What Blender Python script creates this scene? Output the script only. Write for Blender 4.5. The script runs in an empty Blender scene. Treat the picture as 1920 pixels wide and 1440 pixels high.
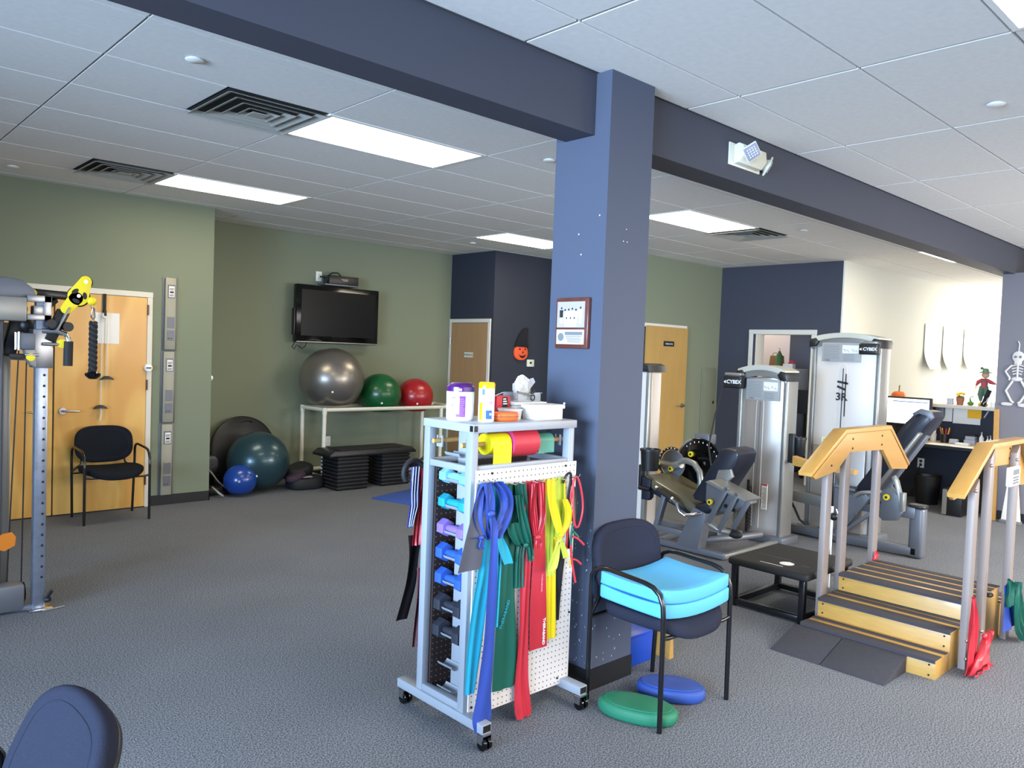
import bpy, bmesh, math, random
from mathutils import Vector, Matrix
from math import sin, cos, pi, radians
random.seed(7)
S = bpy.context.scene
COL = S.collection

# ---------------------------------------------------------------- camera
YAW, PIT, ROL, FPX = .753, -.0397, .0374, 1470.66
fw = Vector((sin(YAW)*cos(PIT), cos(YAW)*cos(PIT), sin(PIT)))
rt = Vector((cos(YAW), -sin(YAW), 0)); up = rt.cross(fw)
R_ = rt*cos(ROL) + up*sin(ROL); U_ = -rt*sin(ROL) + up*cos(ROL)
cam = bpy.data.cameras.new('camera'); cam.sensor_width = 36; cam.lens = FPX/1920*36
cam.clip_start = .05; cam.clip_end = 200
co = bpy.data.objects.new('camera', cam); COL.objects.link(co)
m = Matrix((R_, U_, -fw)).transposed().to_4x4(); m.translation = (0, 0, 1.63)
co.matrix_world = m
S.camera = co

# ---------------------------------------------------------------- world, daylight, exposure
w = bpy.data.worlds.new('sky'); S.world = w; w.use_nodes = True
bg = w.node_tree.nodes['Background']; bg.inputs[0].default_value = (.86, .93, 1, 1); bg.inputs[1].default_value = 1.2
S.view_settings.view_transform = 'Standard'; S.view_settings.look = 'None'
S.view_settings.exposure = 0; S.view_settings.gamma = 1; S.view_settings.use_curve_mapping = False

def area(name, loc, aim, sx, sy, power, col):
    l = bpy.data.lights.new(name, 'AREA'); l.shape = 'RECTANGLE'; l.size = sx; l.size_y = sy
    l.energy = power; l.color = col
    o = bpy.data.objects.new(name, l); COL.objects.link(o); o.location = loc
    o.rotation_euler = (Vector(aim)-Vector(loc)).to_track_quat('-Z', 'Y').to_euler()
    return o
# daylight entering by the windows (west side, street side, reception end)
wd = area('window_daylight_west', (-4.3, 0.9, 1.65), (2.9, 2.4, 1.35), 4.6, 2.0, 400, (.50, .71, 1)); wd.data.spread = radians(78)
wd = area('window_daylight_street', (3.6, -1.50, 1.75), (3.6, .4, .0), 5.0, 1.5, 105, (1, .94, .88)); wd.data.spread = radians(130)
wd = area('window_daylight_street', (8.0, -1.50, 1.75), (7.9, .9, .0), 3.2, 1.6, 270, (1, .96, .92)); wd.data.spread = radians(140)
area('window_daylight_reception', (16.75, 3.0, 1.7), (14.2, 3.9, 1.8), 2.6, 2.3, 270, (1, .92, .80))

# ---------------------------------------------------------------- materials
def lin(h):
    c = [int(h[i:i+2], 16)/255 for i in (0, 2, 4)]
    return tuple(((v/12.92) if v <= .04045 else ((v+.055)/1.055)**2.4) for v in c) + (1,)
MATS = {}
def mat(n, hexc, rough=.5, metal=0, bump=0, bscale=200, var=0, vscale=8, emit=0, trans=0, alpha=1, coat=0, stretch=None, spec=.5, detail=3):
    m = bpy.data.materials.new(n); m.use_nodes = True; nt = m.node_tree; N = nt.nodes; L = nt.links
    b = N['Principled BSDF']; c = lin(hexc) if isinstance(hexc, str) else hexc
    b.inputs['Base Color'].default_value = c; b.inputs['Roughness'].default_value = rough
    b.inputs['Metallic'].default_value = metal; b.inputs['Specular IOR Level'].default_value = spec
    if coat: b.inputs['Coat Weight'].default_value = coat; b.inputs['Coat Roughness'].default_value = .1
    if trans: b.inputs['Transmission Weight'].default_value = trans
    if alpha < 1: b.inputs['Alpha'].default_value = alpha
    if emit: b.inputs['Emission Color'].default_value = c; b.inputs['Emission Strength'].default_value = emit
    tc = mp = None
    if bump or var:
        tc = N.new('ShaderNodeTexCoord'); mp = N.new('ShaderNodeMapping'); L.new(tc.outputs['Object'], mp.inputs[0])
        if stretch: mp.inputs['Scale'].default_value = stretch
    if bump:
        t = N.new('ShaderNodeTexNoise'); t.inputs['Scale'].default_value = bscale; t.inputs['Detail'].default_value = detail
        L.new(mp.outputs[0], t.inputs['Vector'])
        bp = N.new('ShaderNodeBump'); bp.inputs['Strength'].default_value = bump; bp.inputs['Distance'].default_value = .002
        L.new(t.outputs[0], bp.inputs['Height']); L.new(bp.outputs[0], b.inputs['Normal'])
    if var:
        t = N.new('ShaderNodeTexNoise'); t.inputs['Scale'].default_value = vscale; t.inputs['Detail'].default_value = 4
        L.new(mp.outputs[0], t.inputs['Vector'])
        r = N.new('ShaderNodeValToRGB'); r.color_ramp.elements[0].position = .3; r.color_ramp.elements[1].position = .7
        r.color_ramp.elements[0].color = tuple(v*(1-var) for v in c[:3])+(1,)
        r.color_ramp.elements[1].color = tuple(min(1, v*(1+var)) for v in c[:3])+(1,)
        L.new(t.outputs[0], r.inputs[0]); L.new(r.outputs[0], b.inputs['Base Color'])
    MATS[n] = m
    return m
M = MATS
mat('carpet', '898b94', .95, bump=.45, bscale=420, spec=.1)
def carpet():
    m = M['carpet']; nt = m.node_tree; N = nt.nodes; L = nt.links; b = N['Principled BSDF']
    tc = N.new('ShaderNodeTexCoord')
    a = N.new('ShaderNodeTexNoise'); a.inputs['Scale'].default_value = 150; a.inputs['Detail'].default_value = 2
    c = N.new('ShaderNodeTexNoise'); c.inputs['Scale'].default_value = 1.3; c.inputs['Detail'].default_value = 3
    L.new(tc.outputs['Object'], a.inputs['Vector']); L.new(tc.outputs['Object'], c.inputs['Vector'])
    r = N.new('ShaderNodeValToRGB'); e = r.color_ramp.elements
    e[0].position = .36; e[0].color = lin('46484d'); e[1].position = .64; e[1].color = lin('8f9196')
    x = r.color_ramp.elements.new(.5); x.color = lin('6e7177')
    L.new(a.outputs[0], r.inputs[0])
    mx = N.new('ShaderNodeMixRGB'); mx.blend_type = 'MULTIPLY'; mx.inputs[0].default_value = .35
    r2 = N.new('ShaderNodeValToRGB'); r2.color_ramp.elements[0].color = (.72, .72, .72, 1); r2.color_ramp.elements[0].position = .35; r2.color_ramp.elements[1].position = .65
    L.new(c.outputs[0], r2.inputs[0]); L.new(r.outputs[0], mx.inputs[1]); L.new(r2.outputs[0], mx.inputs[2])
    L.new(mx.outputs[0], b.inputs['Base Color'])
carpet()
mat('ceiling tile', 'e6e4e0', .95, bump=.2, bscale=160, spec=.1, var=.03, vscale=30)
mat('green wall', '7d8470', .75, bump=.15, bscale=220, spec=.2)
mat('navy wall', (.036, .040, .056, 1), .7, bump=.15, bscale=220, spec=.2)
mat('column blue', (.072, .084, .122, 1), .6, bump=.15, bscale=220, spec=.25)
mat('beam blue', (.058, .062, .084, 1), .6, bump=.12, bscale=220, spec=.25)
mat('cream wall', 'dcdcd2', .75, bump=.12, bscale=220, spec=.2)
mat('lilac wall', 'd6d2de', .8)
mat('black vinyl base', '17171b', .45)
mat('white trim', 'd9d4c8', .5)
mat('outer wall', 'b5b5b0', .8)
mat('black metal', '0c0c0f', .28, coat=.3)
mat('black plastic', '141416', .42, bump=.1, bscale=300)
mat('black rubber', '1a1a1c', .7, bump=.3, bscale=260)
mat('rubber ramp', '35353c', .8, bump=.5, bscale=400, var=.1, vscale=40)
mat('dark fabric', '1d2026', .95, bump=.6, bscale=700, spec=.1, var=.12, vscale=300)
mat('navy fabric', '2b2d3a', .95, bump=.6, bscale=700, spec=.1, var=.12, vscale=300)
mat('foam blue', '5fb2de', .75, bump=.15, bscale=500, spec=.2)
mat('panel grey', '9a9888', .5, .25)
mat('grey paint', '92979f', .4, coat=.1)
mat('shelf paint', '9fa2a8', .4)
mat('chrome', 'd0d0d4', .15, 1)
mat('steel brushed', 'b9b9bb', .3, 1, bump=.15, bscale=60, stretch=(1, 1, 12))
mat('galvanised', 'a9b2c4', .32, .85, var=.12, vscale=20)
mat('machine grey', '686b72', .42, .3)
mat('cap cream', 'c4c1b2', .4, .1)
mat('grey wall', '77757b', .7, spec=.2)
mat('machine silver', '92918c', .35, .5)
mat('shroud clear', 'd8cfc6', .35, .0, bump=.05, bscale=20)
mat('shroud grey', 'aaa198', .34, .4, bump=.05, bscale=30)
mat('placard', '9fa09e', .45)
mat('white plastic', 'efefec', .4)
mat('off white plastic', 'dddccb', .45)
mat('pipe plastic', 'd8d3c2', .4)
mat('paper', 'ebe8e2', .8); mat('reveal grey', '97979b', .8); mat('photo print', 'a89ea2', .5); mat('certificate paper', 'c2bfb6', .6)
mat('grey text', '6e7074', .7)
mat('dark text', '1b1b20', .6)
mat('white text', 'f2f2f2', .6)
mat('yellow plastic', 'e9d01a', .4)
mat('taupe paint', '8d817b', .4, .15)
mat('wood rail', 'c09048', .38, var=.07, vscale=2.2, stretch=(1, 9, 9), coat=.2)
mat('wood step', 'b9904a', .42, var=.07, vscale=5, stretch=(12, 2, 12), coat=.15)
mat('dowel', 'c49a5c', .5, var=.1, vscale=20)
mat('grip strip', '3d3a40', .85, bump=.8, bscale=900)
mat('peg white', 'd6cfca', .5); mat('peg brown', '2e2220', .6)
def peg(n, dark, depth):
    m = M[n]; nt = m.node_tree; N = nt.nodes; L = nt.links; b = N['Principled BSDF']
    tc = N.new('ShaderNodeTexCoord'); sp = N.new('ShaderNodeSeparateXYZ'); L.new(tc.outputs['Object'], sp.inputs[0])
    def fr(o):
        a = N.new('ShaderNodeMath'); a.operation = 'DIVIDE'; a.inputs[1].default_value = .0254; L.new(o, a.inputs[0])
        f = N.new('ShaderNodeMath'); f.operation = 'FRACT'; L.new(a.outputs[0], f.inputs[0])
        s = N.new('ShaderNodeMath'); s.operation = 'SUBTRACT'; s.inputs[1].default_value = .5; L.new(f.outputs[0], s.inputs[0])
        p = N.new('ShaderNodeMath'); p.operation = 'POWER'; p.inputs[1].default_value = 2; L.new(s.outputs[0], p.inputs[0]); return p.outputs[0]
    ad = N.new('ShaderNodeMath'); L.new(fr(sp.outputs[0]), ad.inputs[0]); L.new(fr(sp.outputs[2]), ad.inputs[1])
    lt = N.new('ShaderNodeMath'); lt.operation = 'LESS_THAN'; lt.inputs[1].default_value = .0155; L.new(ad.outputs[0], lt.inputs[0])
    mx = N.new('ShaderNodeMixRGB'); L.new(lt.outputs[0], mx.inputs[0]); mx.inputs[1].default_value = b.inputs['Base Color'].default_value
    mx.inputs[2].default_value = lin(dark); L.new(mx.outputs[0], b.inputs['Base Color'])
peg('peg white', '2a2624', 1); peg('peg brown', '8a7060', 1)
def door_wood():
    m = mat('door wood', 'c39a58', .35, coat=.25); nt = m.node_tree; N = nt.nodes; L = nt.links; b = N['Principled BSDF']
    tc = N.new('ShaderNodeTexCoord'); mp = N.new('ShaderNodeMapping'); mp.inputs['Scale'].default_value = (3.2, 3.2, .8)
    L.new(tc.outputs['Object'], mp.inputs[0])
    t = N.new('ShaderNodeTexNoise'); t.inputs['Scale'].default_value = 1.1; t.inputs['Detail'].default_value = 1.5; t.inputs['Distortion'].default_value = 1.2
    L.new(mp.outputs[0], t.inputs['Vector'])
    r = N.new('ShaderNodeValToRGB'); r.color_ramp.interpolation = 'EASE'
    e = r.color_ramp.elements; e[0].position = .35; e[0].color = lin('d29a48'); e[1].position = .66; e[1].color = lin('e6b864')
    L.new(t.outputs[0], r.inputs[0]); L.new(r.outputs[0], b.inputs['Base Color'])
door_wood()
mat('door plain', 'b08d50', .45, var=.05, vscale=3, stretch=(3, 3, .5))
mat('door brown', 'a8825a', .5, var=.06, vscale=3, stretch=(3, 3, .5))
mat('brown wood frame', '5c2f25', .35, coat=.3, var=.15, vscale=20)
mat('screen black', '0b0b0d', .3, spec=.15)
mat('gloss black', '060607', .12, coat=.3, spec=.3)
for n, c in dict(silver='8d8780', green='12562c', red='a01a22', teal='2b464e').items():
    mat('ball '+n, c, .3 if n != 'silver' else .34, .75 if n == 'silver' else (.35 if n == 'teal' else 0), coat=.2)
mat('ball blue', '17408f', .25, coat=.3)
mat('mat blue', '31509c', .8, bump=.2)
mat('disc green', '1f7455', .6, bump=.3, bscale=500); mat('disc blue', '2a4a97', .6, bump=.3, bscale=500)
for n, c in dict(cyan='27a3c0', blue='2b4598', green='11594a', red='bb2a37', yellow='dcc514', lime='bccf46', charcoal='4a4b55', black='0d0d11', maroon='5a1d28', stripe='25308c', tred='b91e2c').items():
    mat('latex '+n, c, .42, spec=.45)
mat('roll yellow', 'f2dc05', .5); mat('roll red', 'c02c3b', .5); mat('roll pink', 'b3336b', .5); mat('roll green', '4d907c', .5)
for n, c in dict(sky='74b4d0', teal='1d8fa2', purple='8064ac', blue='2a55a8', black='2b2d36').items():
    mat('vinyl '+n, c, .5)
mat('purple cap', '4a1a63', .3, coat=.3); mat('purple label', '7d3fa8', .5); mat('lilac label', 'b79bd6', .5)
mat('yellow cap', 'f7c400', .3); mat('label blue', '2f5fc4', .5); mat('label pink', 'ef9aa6', .5); mat('label grey', 'b9bcc8', .5)
mat('orange plastic', 'ee6a28', .4); mat('red card', 'c62a36', .6); mat('cloudy plastic', 'e6e4df', .3, alpha=.75)
mat('clear plastic', 'c8ccd0', .1, alpha=.3); mat('tub white', 'f4efe6', .45)
mat('pumpkin', 'e2702a', .5, var=.1); mat('stalk', '8c8a4a', .7); mat('felt orange', 'ea5a2e', .8); mat('felt black', '15121b', .9)
mat('leaf green', '4d7a35', .7); mat('flower yellow', 'f1b51e', .7); mat('denim green', '54705b', .8); mat('plaid red', 'b9474f', .8); mat('straw', 'd9b05e', .9)
mat('skin', 'd6a585', .6); mat('olive glass', '8c8a46', .3); mat('terracotta', 'a8674c', .7)
mat('bag kraft', 'a07f58', .8); mat('soap green', '4f7f52', .4); mat('amber', 'e8892b', .25, trans=.3)
mat('vinyl navy pad', '181c2a', .42, coat=.1); mat('vinyl painted sheen', '5a5440', .3, coat=.25)
mat('laminate', 'c2ab86', .4); mat('bone', 'c9c3bd', .6); mat('screen lit', 'e9f0ff', .4, emit=1.6); mat('screen ink', '6d8fc8', .5)
mat('led lens', '8f8f9e', .25); mat('purple cloth', '3b2838', .9); mat('pale pink', 'b49aa4', .8)
mat('light lens', 'fff0d2', .4, emit=14); mat('dust', 'b7b7b2', .7); mat('dark gap', '2c2c2a', .9)
mat('vent metal', 'a2a39c', .6)
mat('exterior ground', '8a8780', .9)
# ---------------------------------------------------------------- mesh helpers
class MB:
    def __init__(s): s.bm = bmesh.new()
    def box(s, x0, x1, y0, y1, z0, z1, bev=0, seg=2):
        x0, x1 = min(x0, x1), max(x0, x1); y0, y1 = min(y0, y1), max(y0, y1); z0, z1 = min(z0, z1), max(z0, z1)
        v = [s.bm.verts.new(p) for p in ((x0,y0,z0),(x1,y0,z0),(x1,y1,z0),(x0,y1,z0),(x0,y0,z1),(x1,y0,z1),(x1,y1,z1),(x0,y1,z1))]
        f = [s.bm.faces.new([v[i] for i in q]) for q in ((3,2,1,0),(4,5,6,7),(0,1,5,4),(1,2,6,5),(2,3,7,6),(3,0,4,7))]
        if bev:
            e = list({e for g in f for e in g.edges})
            bmesh.ops.bevel(s.bm, geom=e, offset=bev, segments=seg, affect='EDGES', profile=.5)
        return s
    def bar(s, p, q, w, h, upv=(0, 0, 1), bev=0):
        p = Vector(p); q = Vector(q); d = (q-p); L = d.length; d.normalize(); u = Vector(upv)
        if abs(d.dot(u)) > .98: u = Vector((0, 1, 0))
        x = d.cross(u).normalized(); z = x.cross(d)
        n0 = len(s.bm.verts); t = MB(); t.box(-w/2, w/2, 0, L, -h/2, h/2, bev)
        m = Matrix((x, d, z)).transposed().to_4x4(); m.translation = p
        return s.add(t, m)
    def add(s, t, m=None):
        me = bpy.data.meshes.new('t'); t.bm.to_mesh(me); t.bm.free()
        if m is not None: me.transform(m)
        s.bm.from_mesh(me); bpy.data.meshes.remove(me); return s
    def tube(s, pts, r, n=10, closed=False, caps=True):
        P = [Vector(p) for p in pts]; rr = r if isinstance(r, (list, tuple)) else [r]*len(P)
        rings = []; prev = None
        for i, p in enumerate(P):
            a = P[i-1] if (i or closed) else p; b = P[(i+1) % len(P)] if (i < len(P)-1 or closed) else p
            d = (b-a).normalized()
            if prev is None:
                u = Vector((0, 0, 1)) if abs(d.z) < .9 else Vector((1, 0, 0)); x = d.cross(u).normalized()
            else:
                x = prev - d*prev.dot(d); x.normalize()
            prev = x; y = d.cross(x)
            rings.append([s.bm.verts.new(p + (x*cos(2*pi*k/n) + y*sin(2*pi*k/n))*rr[i]) for k in range(n)])
        for i in range(len(P)-(0 if closed else 1)):
            A = rings[i]; B = rings[(i+1) % len(P)]
            for k in range(n): s.bm.faces.new((A[k], A[(k+1) % n], B[(k+1) % n], B[k]))
        if caps and not closed: s.bm.faces.new(rings[0][::-1]); s.bm.faces.new(rings[-1])
        return s
    def cyl(s, p, q, r, r2=None, n=24): return s.tube([p, q], [r, r if r2 is None else r2], n)
    def lathe(s, prof, c=(0, 0, 0), ax='z', n=32):
        c = Vector(c); R = []
        for r, h in prof:
            ring = []
            for k in range(n):
                a = 2*pi*k/n; x, y = r*cos(a), r*sin(a)
                v = {'z': (x, y, h), 'x': (h, x, y), 'y': (x, h, y)}[ax]
                ring.append(s.bm.verts.new(c+Vector(v)))
            R.append(ring)
        for A, B in zip(R, R[1:]):
            for k in range(n): s.bm.faces.new((A[k], A[(k+1) % n], B[(k+1) % n], B[k]))
        s.bm.faces.new(R[0][::-1]); s.bm.faces.new(R[-1]); return s
    def prism(s, pts, ax, a, b, bev=0):
        def T(u, v, h): return {'x': (h, u, v), 'y': (u, h, v), 'z': (u, v, h)}[ax]
        A = [s.bm.verts.new(T(u, v, a)) for u, v in pts]; B = [s.bm.verts.new(T(u, v, b)) for u, v in pts]
        n = len(pts); fs = [s.bm.faces.new(A), s.bm.faces.new(B[::-1])]
        for k in range(n): fs.append(s.bm.faces.new((A[k], B[k], B[(k+1) % n], A[(k+1) % n])))
        if bev:
            e = list(set(fs[0].edges) | set(fs[1].edges))
            bmesh.ops.bevel(s.bm, geom=e, offset=bev, segments=2, affect='EDGES', profile=.5)
        return s
    def sph(s, c, r, sc=(1, 1, 1), u=32, v=18):
        m = Matrix.Translation(c) @ Matrix.Diagonal((r*sc[0], r*sc[1], r*sc[2], 1))
        bmesh.ops.create_uvsphere(s.bm, u_segments=u, v_segments=v, radius=1, matrix=m); return s
    def cushion(s, mx, rx, ry, t, n=4, warp=None, seg=56):
        """rounded pad: superellipse outline rx x ry, thickness t, in local XY placed by matrix mx"""
        prof = [(1, 0), (.995, .3), (.975, .62), (.93, .86), (.86, .97), (.6, 1), (.3, 1)]
        def pt(a, k):
            c, d = cos(a), sin(a)
            return rx*k*math.copysign(abs(c)**(2/n), c), ry*k*math.copysign(abs(d)**(2/n), d)
        e = t*.5/min(rx, ry)
        rings = []
        for sg in (-1, 1):
            for k, h in (reversed(prof) if sg < 0 else prof):
                kk = 1-(1-k)*min(1, max(e*5, .2)) if k > .8 else k
                ring = []
                for i in range(seg):
                    x, y = pt(2*pi*i/seg, kk); z = sg*h*t/2
                    if warp: z += warp(x, y)
                    ring.append(s.bm.verts.new(mx @ Vector((x, y, z))))
                rings.append(ring)
        for A, B in zip(rings, rings[1:]):
            for k in range(seg): s.bm.faces.new((A[k], A[(k+1) % seg], B[(k+1) % seg], B[k]))
        s.bm.faces.new(rings[0][::-1]); s.bm.faces.new(rings[-1]); return s
    def ribbon(s, rows, Y, amp=.004, folds=2, th=.0016, nc=14, sub=6, ph=0, lean=None):
        """hanging strip: rows (x_left, x_right, z) top to bottom, gathered folds"""
        def cr(a, b, c, d, t): return .5*((2*b)+(-a+c)*t+(2*a-5*b+4*c-d)*t*t+(-a+3*b-3*c+d)*t**3)
        n = len(rows); R = []
        for i in range(n-1):
            A = rows[max(i-1, 0)]; B = rows[i]; C = rows[i+1]; D = rows[min(i+2, n-1)]
            for k in range(sub): R.append([cr(A[j], B[j], C[j], D[j], k/sub) for j in range(3)])
        R.append(list(rows[-1])); N = len(R)
        F = []; Bk = []
        for i, (a, b, z) in enumerate(R):
            yy = Y if lean is None else Y+lean*(i/(N-1))
            f = []; g = []
            for k in range(nc+1):
                t = k/nc; x = a+(b-a)*t
                y = yy - amp*(sin(2*pi*folds*t+ph+i*.12) + .5*sin(5*t+i*.31+ph*2))
                f.append(s.bm.verts.new((x, y-th/2, z))); g.append(s.bm.verts.new((x, y+th/2, z)))
            F.append(f); Bk.append(g)
        for i in range(N-1):
            for k in range(nc):
                s.bm.faces.new((F[i][k], F[i+1][k], F[i+1][k+1], F[i][k+1]))
                s.bm.faces.new((Bk[i][k], Bk[i][k+1], Bk[i+1][k+1], Bk[i+1][k]))
            for q in (0, nc):
                s.bm.faces.new((F[i][q], Bk[i][q], Bk[i+1][q], F[i+1][q]))
        for q in (0, N-1):
            for k in range(nc): s.bm.faces.new((F[q][k], F[q][k+1], Bk[q][k+1], Bk[q][k]))
        return s

def tagp(o, label=None, cat=None, group=None, kind=None):
    for k, v in (('label', label), ('category', cat), ('group', group), ('kind', kind)):
        if v: o[k] = v
    return o
def thing(name, label, cat, loc, rotz=0, group=None):
    o = bpy.data.objects.new(name, None); COL.objects.link(o); o.empty_display_size = .1
    o.location = loc; o.rotation_euler = (0, 0, rotz); return tagp(o, label, cat, group)
def wmat(o):
    m = Matrix.LocRotScale(o.location, o.rotation_euler, o.scale)
    return wmat(o.parent) @ m if o.parent else m
def obj(name, mb, m, parent=None, label=None, smooth=True, local=False):
    """link one mesh object. World coordinates by default (converted to the parent's frame); local=True: parent's frame"""
    me = bpy.data.meshes.new(name); bmesh.ops.recalc_face_normals(mb.bm, faces=mb.bm.faces[:])
    mb.bm.to_mesh(me); mb.bm.free()
    if parent is not None and not local: me.transform(wmat(parent).inverted())
    xs = [v.co for v in me.vertices]
    lo = Vector([min(v[i] for v in xs) for i in range(3)]); hi = Vector([max(v[i] for v in xs) for i in range(3)])
    c = Vector(((lo.x+hi.x)/2, (lo.y+hi.y)/2, lo.z)); me.transform(Matrix.Translation(-c))
    me.materials.append(M[m] if isinstance(m, str) else m)
    if smooth:
        for p in me.polygons: p.use_smooth = True
        try: me.set_sharp_from_angle(angle=radians(38))
        except Exception: pass
    o = bpy.data.objects.new(name, me); COL.objects.link(o); o.location = c
    if parent is not None: o.parent = parent
    if label: o['label'] = label
    return o
def struct(name, mb, m, parent=None):
    o = obj(name, mb, m, parent, smooth=False)
    if parent is None: o['kind'] = 'structure'
    return o
def solo(name, mb, m, label, cat, group=None, smooth=True):
    return tagp(obj(name, mb, m, None, smooth=smooth), label, cat, group)
def dup(root, loc=None, rotz=None, label=None, group=None):
    def cp(o, par):
        c = o.copy(); COL.objects.link(c); c.parent = par
        for ch in kids[o.name]: cp(ch, c)
        return c
    kids = {}
    def walk(o):
        kids[o.name] = list(o.children)
        for ch in o.children: walk(ch)
    walk(root); r = cp(root, None)
    if loc is not None: r.location = loc
    if rotz is not None: r.rotation_euler = (0, 0, rotz)
    if label: r['label'] = label
    if group: r['group'] = group
    return r
def text(name, s_, size, org, xdir, ydir, m, parent=None, depth=.0012, bold=0, xs=1, label=None):
    """lettering: baseline starts at org, runs along xdir, letter tops towards ydir"""
    cu = bpy.data.curves.new(name, 'FONT'); cu.body = s_; cu.size = size; cu.extrude = depth/2; cu.offset = bold; cu.align_x = 'CENTER'; cu.align_y = 'CENTER'
    cu.resolution_u = 3
    t = bpy.data.objects.new('tmp', cu); COL.objects.link(t)
    bpy.context.view_layer.update()
    me = bpy.data.meshes.new_from_object(t.evaluated_get(bpy.context.evaluated_depsgraph_get()))
    bpy.data.objects.remove(t); bpy.data.curves.remove(cu)
    X = Vector(xdir).normalized(); Y = Vector(ydir).normalized(); Z = X.cross(Y)
    mx = Matrix((X*xs, Y, Z)).transposed().to_4x4(); mx.translation = org
    me.transform(mx); mb = MB(); mb.bm.from_mesh(me); bpy.data.meshes.remove(me)
    return obj(name, mb, m, parent, label, smooth=False)
def arc(c, r, a0, a1, n, ax='x', h=0):
    o = []
    for i in range(n+1):
        a = radians(a0+(a1-a0)*i/n); u, v = c[0]+r*cos(a), c[1]+r*sin(a)
        o.append({'x': (h, u, v), 'y': (u, h, v), 'z': (u, v, h)}[ax])
    return o

# ================================================================ THE ROOM
H = 2.983
struct('floor', MB().box(-4.7, 17.2, -1.9, 9.1, -.06, 0), 'carpet')
# ceiling of lay-in tiles: 1.22 x 0.61 m, slim reveals between them
struct('trim_3', MB().box(-4.7, 17.2, -1.9, 9.1, H+.0105, H+.08), 'reveal grey'); c = MB()
LX, LY = 1.1375, 3.5406
lights_b = {(1, 1), (1, 5), (4, 5), (4, 1), (7, -1), (10, -1), (8, 5)}
vents_b = {(0, 1): 1, (0, 5): 1, (5, 1): 0}      # 2x2 diffuser in half of the tile: 1 right half, 0 left half
for a in range(-5, 14):
    for b in range(-2, 9):
        x0, x1 = LX+a*1.2192, LX+(a+1)*1.2192; y0, y1 = max(LY+b*.6096, 2.74), min(LY+(b+1)*.6096, 8.78)
        if y1-y0 < .05 or (a, b) in lights_b: continue
        if (a, b) in vents_b:
            if vents_b[(a, b)]: x1 = x0+.6096
            else: x0 = x0+.6096
        x0 = max(x0, -4.5); x1 = min(x1, 17.1)
        if x1-x0 > .05: c.box(x0+.006, x1-.006, y0+.006, y1-.006, H, H+.011)
FX, FY = 2.3725, 2.2143
lights_f = {(0, 2), (4, 2), (7, 2)}
for a in range(-6, 13):
    for b in range(-1, 8):
        x0, x1 = FX+a*1.2192, FX+(a+1)*1.2192; y1, y0 = min(FY-b*.6096, 2.535), max(FY-(b+1)*.6096, -1.8)
        if y1-y0 < .05 or (a, b) in {(k[0], k[1]) for k in lights_f}: continue
        x0 = max(x0, -4.5); x1 = min(x1, 17.1)
        if x1-x0 > .05: c.box(x0+.009, x1-.009, y0+.007, y1-.007, H, H+.011)
struct('ceiling', c, 'ceiling tile')
struct('wall_left', MB().box(-4.5, 3.235, 7.95, 8.78, 0, H), 'green wall')
struct('wall_back', MB().box(3.0, 7.1, 8.78, 8.95, 0, H), 'green wall')
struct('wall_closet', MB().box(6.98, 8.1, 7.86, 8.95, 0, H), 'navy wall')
struct('wall_green_right', MB().box(8.1, 10.25, 6.35, 7.9, 0, H), 'green wall')
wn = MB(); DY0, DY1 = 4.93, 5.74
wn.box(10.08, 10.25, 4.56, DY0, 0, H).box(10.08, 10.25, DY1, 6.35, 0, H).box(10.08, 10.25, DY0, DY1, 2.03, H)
struct('wall_navy_right', wn, 'beam blue')  # lighter beam paint makes up for light missing on this wall
struct('wall_cream', MB().box(10.078, 17, 4.54, 4.559, 0, H).box(10.25, 17, 4.56, 4.70, 0, H), 'cream wall')
struct('wall_office_back', MB().box(12.3, 12.4, 6.33, 7.6, 0, H), 'lilac wall')
struct('wall_office_navy', MB().box(12.15, 12.25, 4.70, 6.32, 0, H), 'column blue')
struct('wall_office_side', MB().box(10.25, 12.4, 7.6, 7.7, 0, H), 'lilac wall')
struct('wall_office_partition', MB().box(10.25, 10.27, 5.87, 7.6, 0, H), 'lilac wall')
struct('wall_grey_right', MB().box(9.80, 9.95, -1.68, 2.66, 0, 2.70), 'grey wall')
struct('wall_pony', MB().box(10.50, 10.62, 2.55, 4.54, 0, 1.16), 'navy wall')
struct('trim_1', MB().box(10.36, 10.72, 2.55, 4.535, 1.16, 1.20, .004), 'white trim')   # ledge cap
beam = MB().box(-4.5, 17, 2.545, 2.735, 2.69, H)
struct('wall_beam', beam, 'beam blue')
struct('wall_column', MB().box(2.87, 3.20, 2.45, 2.80, 0, H), 'column blue')
bs = MB(); bs.box(2.864, 3.206, 2.444, 2.806, 0, .105)
struct('baseboard_column', bs, 'black vinyl base')
struct('baseboard_left', MB().box(2.66, 3.241, 7.943, 7.951, 0, .10).box(3.234, 3.241, 7.943, 8.78, 0, .10), 'black vinyl base')
struct('baseboard_back', MB().box(3.24, 6.98, 8.773, 8.781, 0, .10), 'black vinyl base')
struct('baseboard_closet', MB().box(7.0, 8.09, 7.853, 7.861, 0, .10), 'black vinyl base')
struct('baseboard_right', MB().box(9.3, 10.07, 6.343, 6.351, 0, .10).box(10.073, 10.081, 5.86, 6.34, 0, .10).box(10.493, 10.501, 2.79, 4.53, 0, .10).box(9.793, 9.801, -1.6, 2.666, 0, .10), 'black vinyl base')
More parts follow.
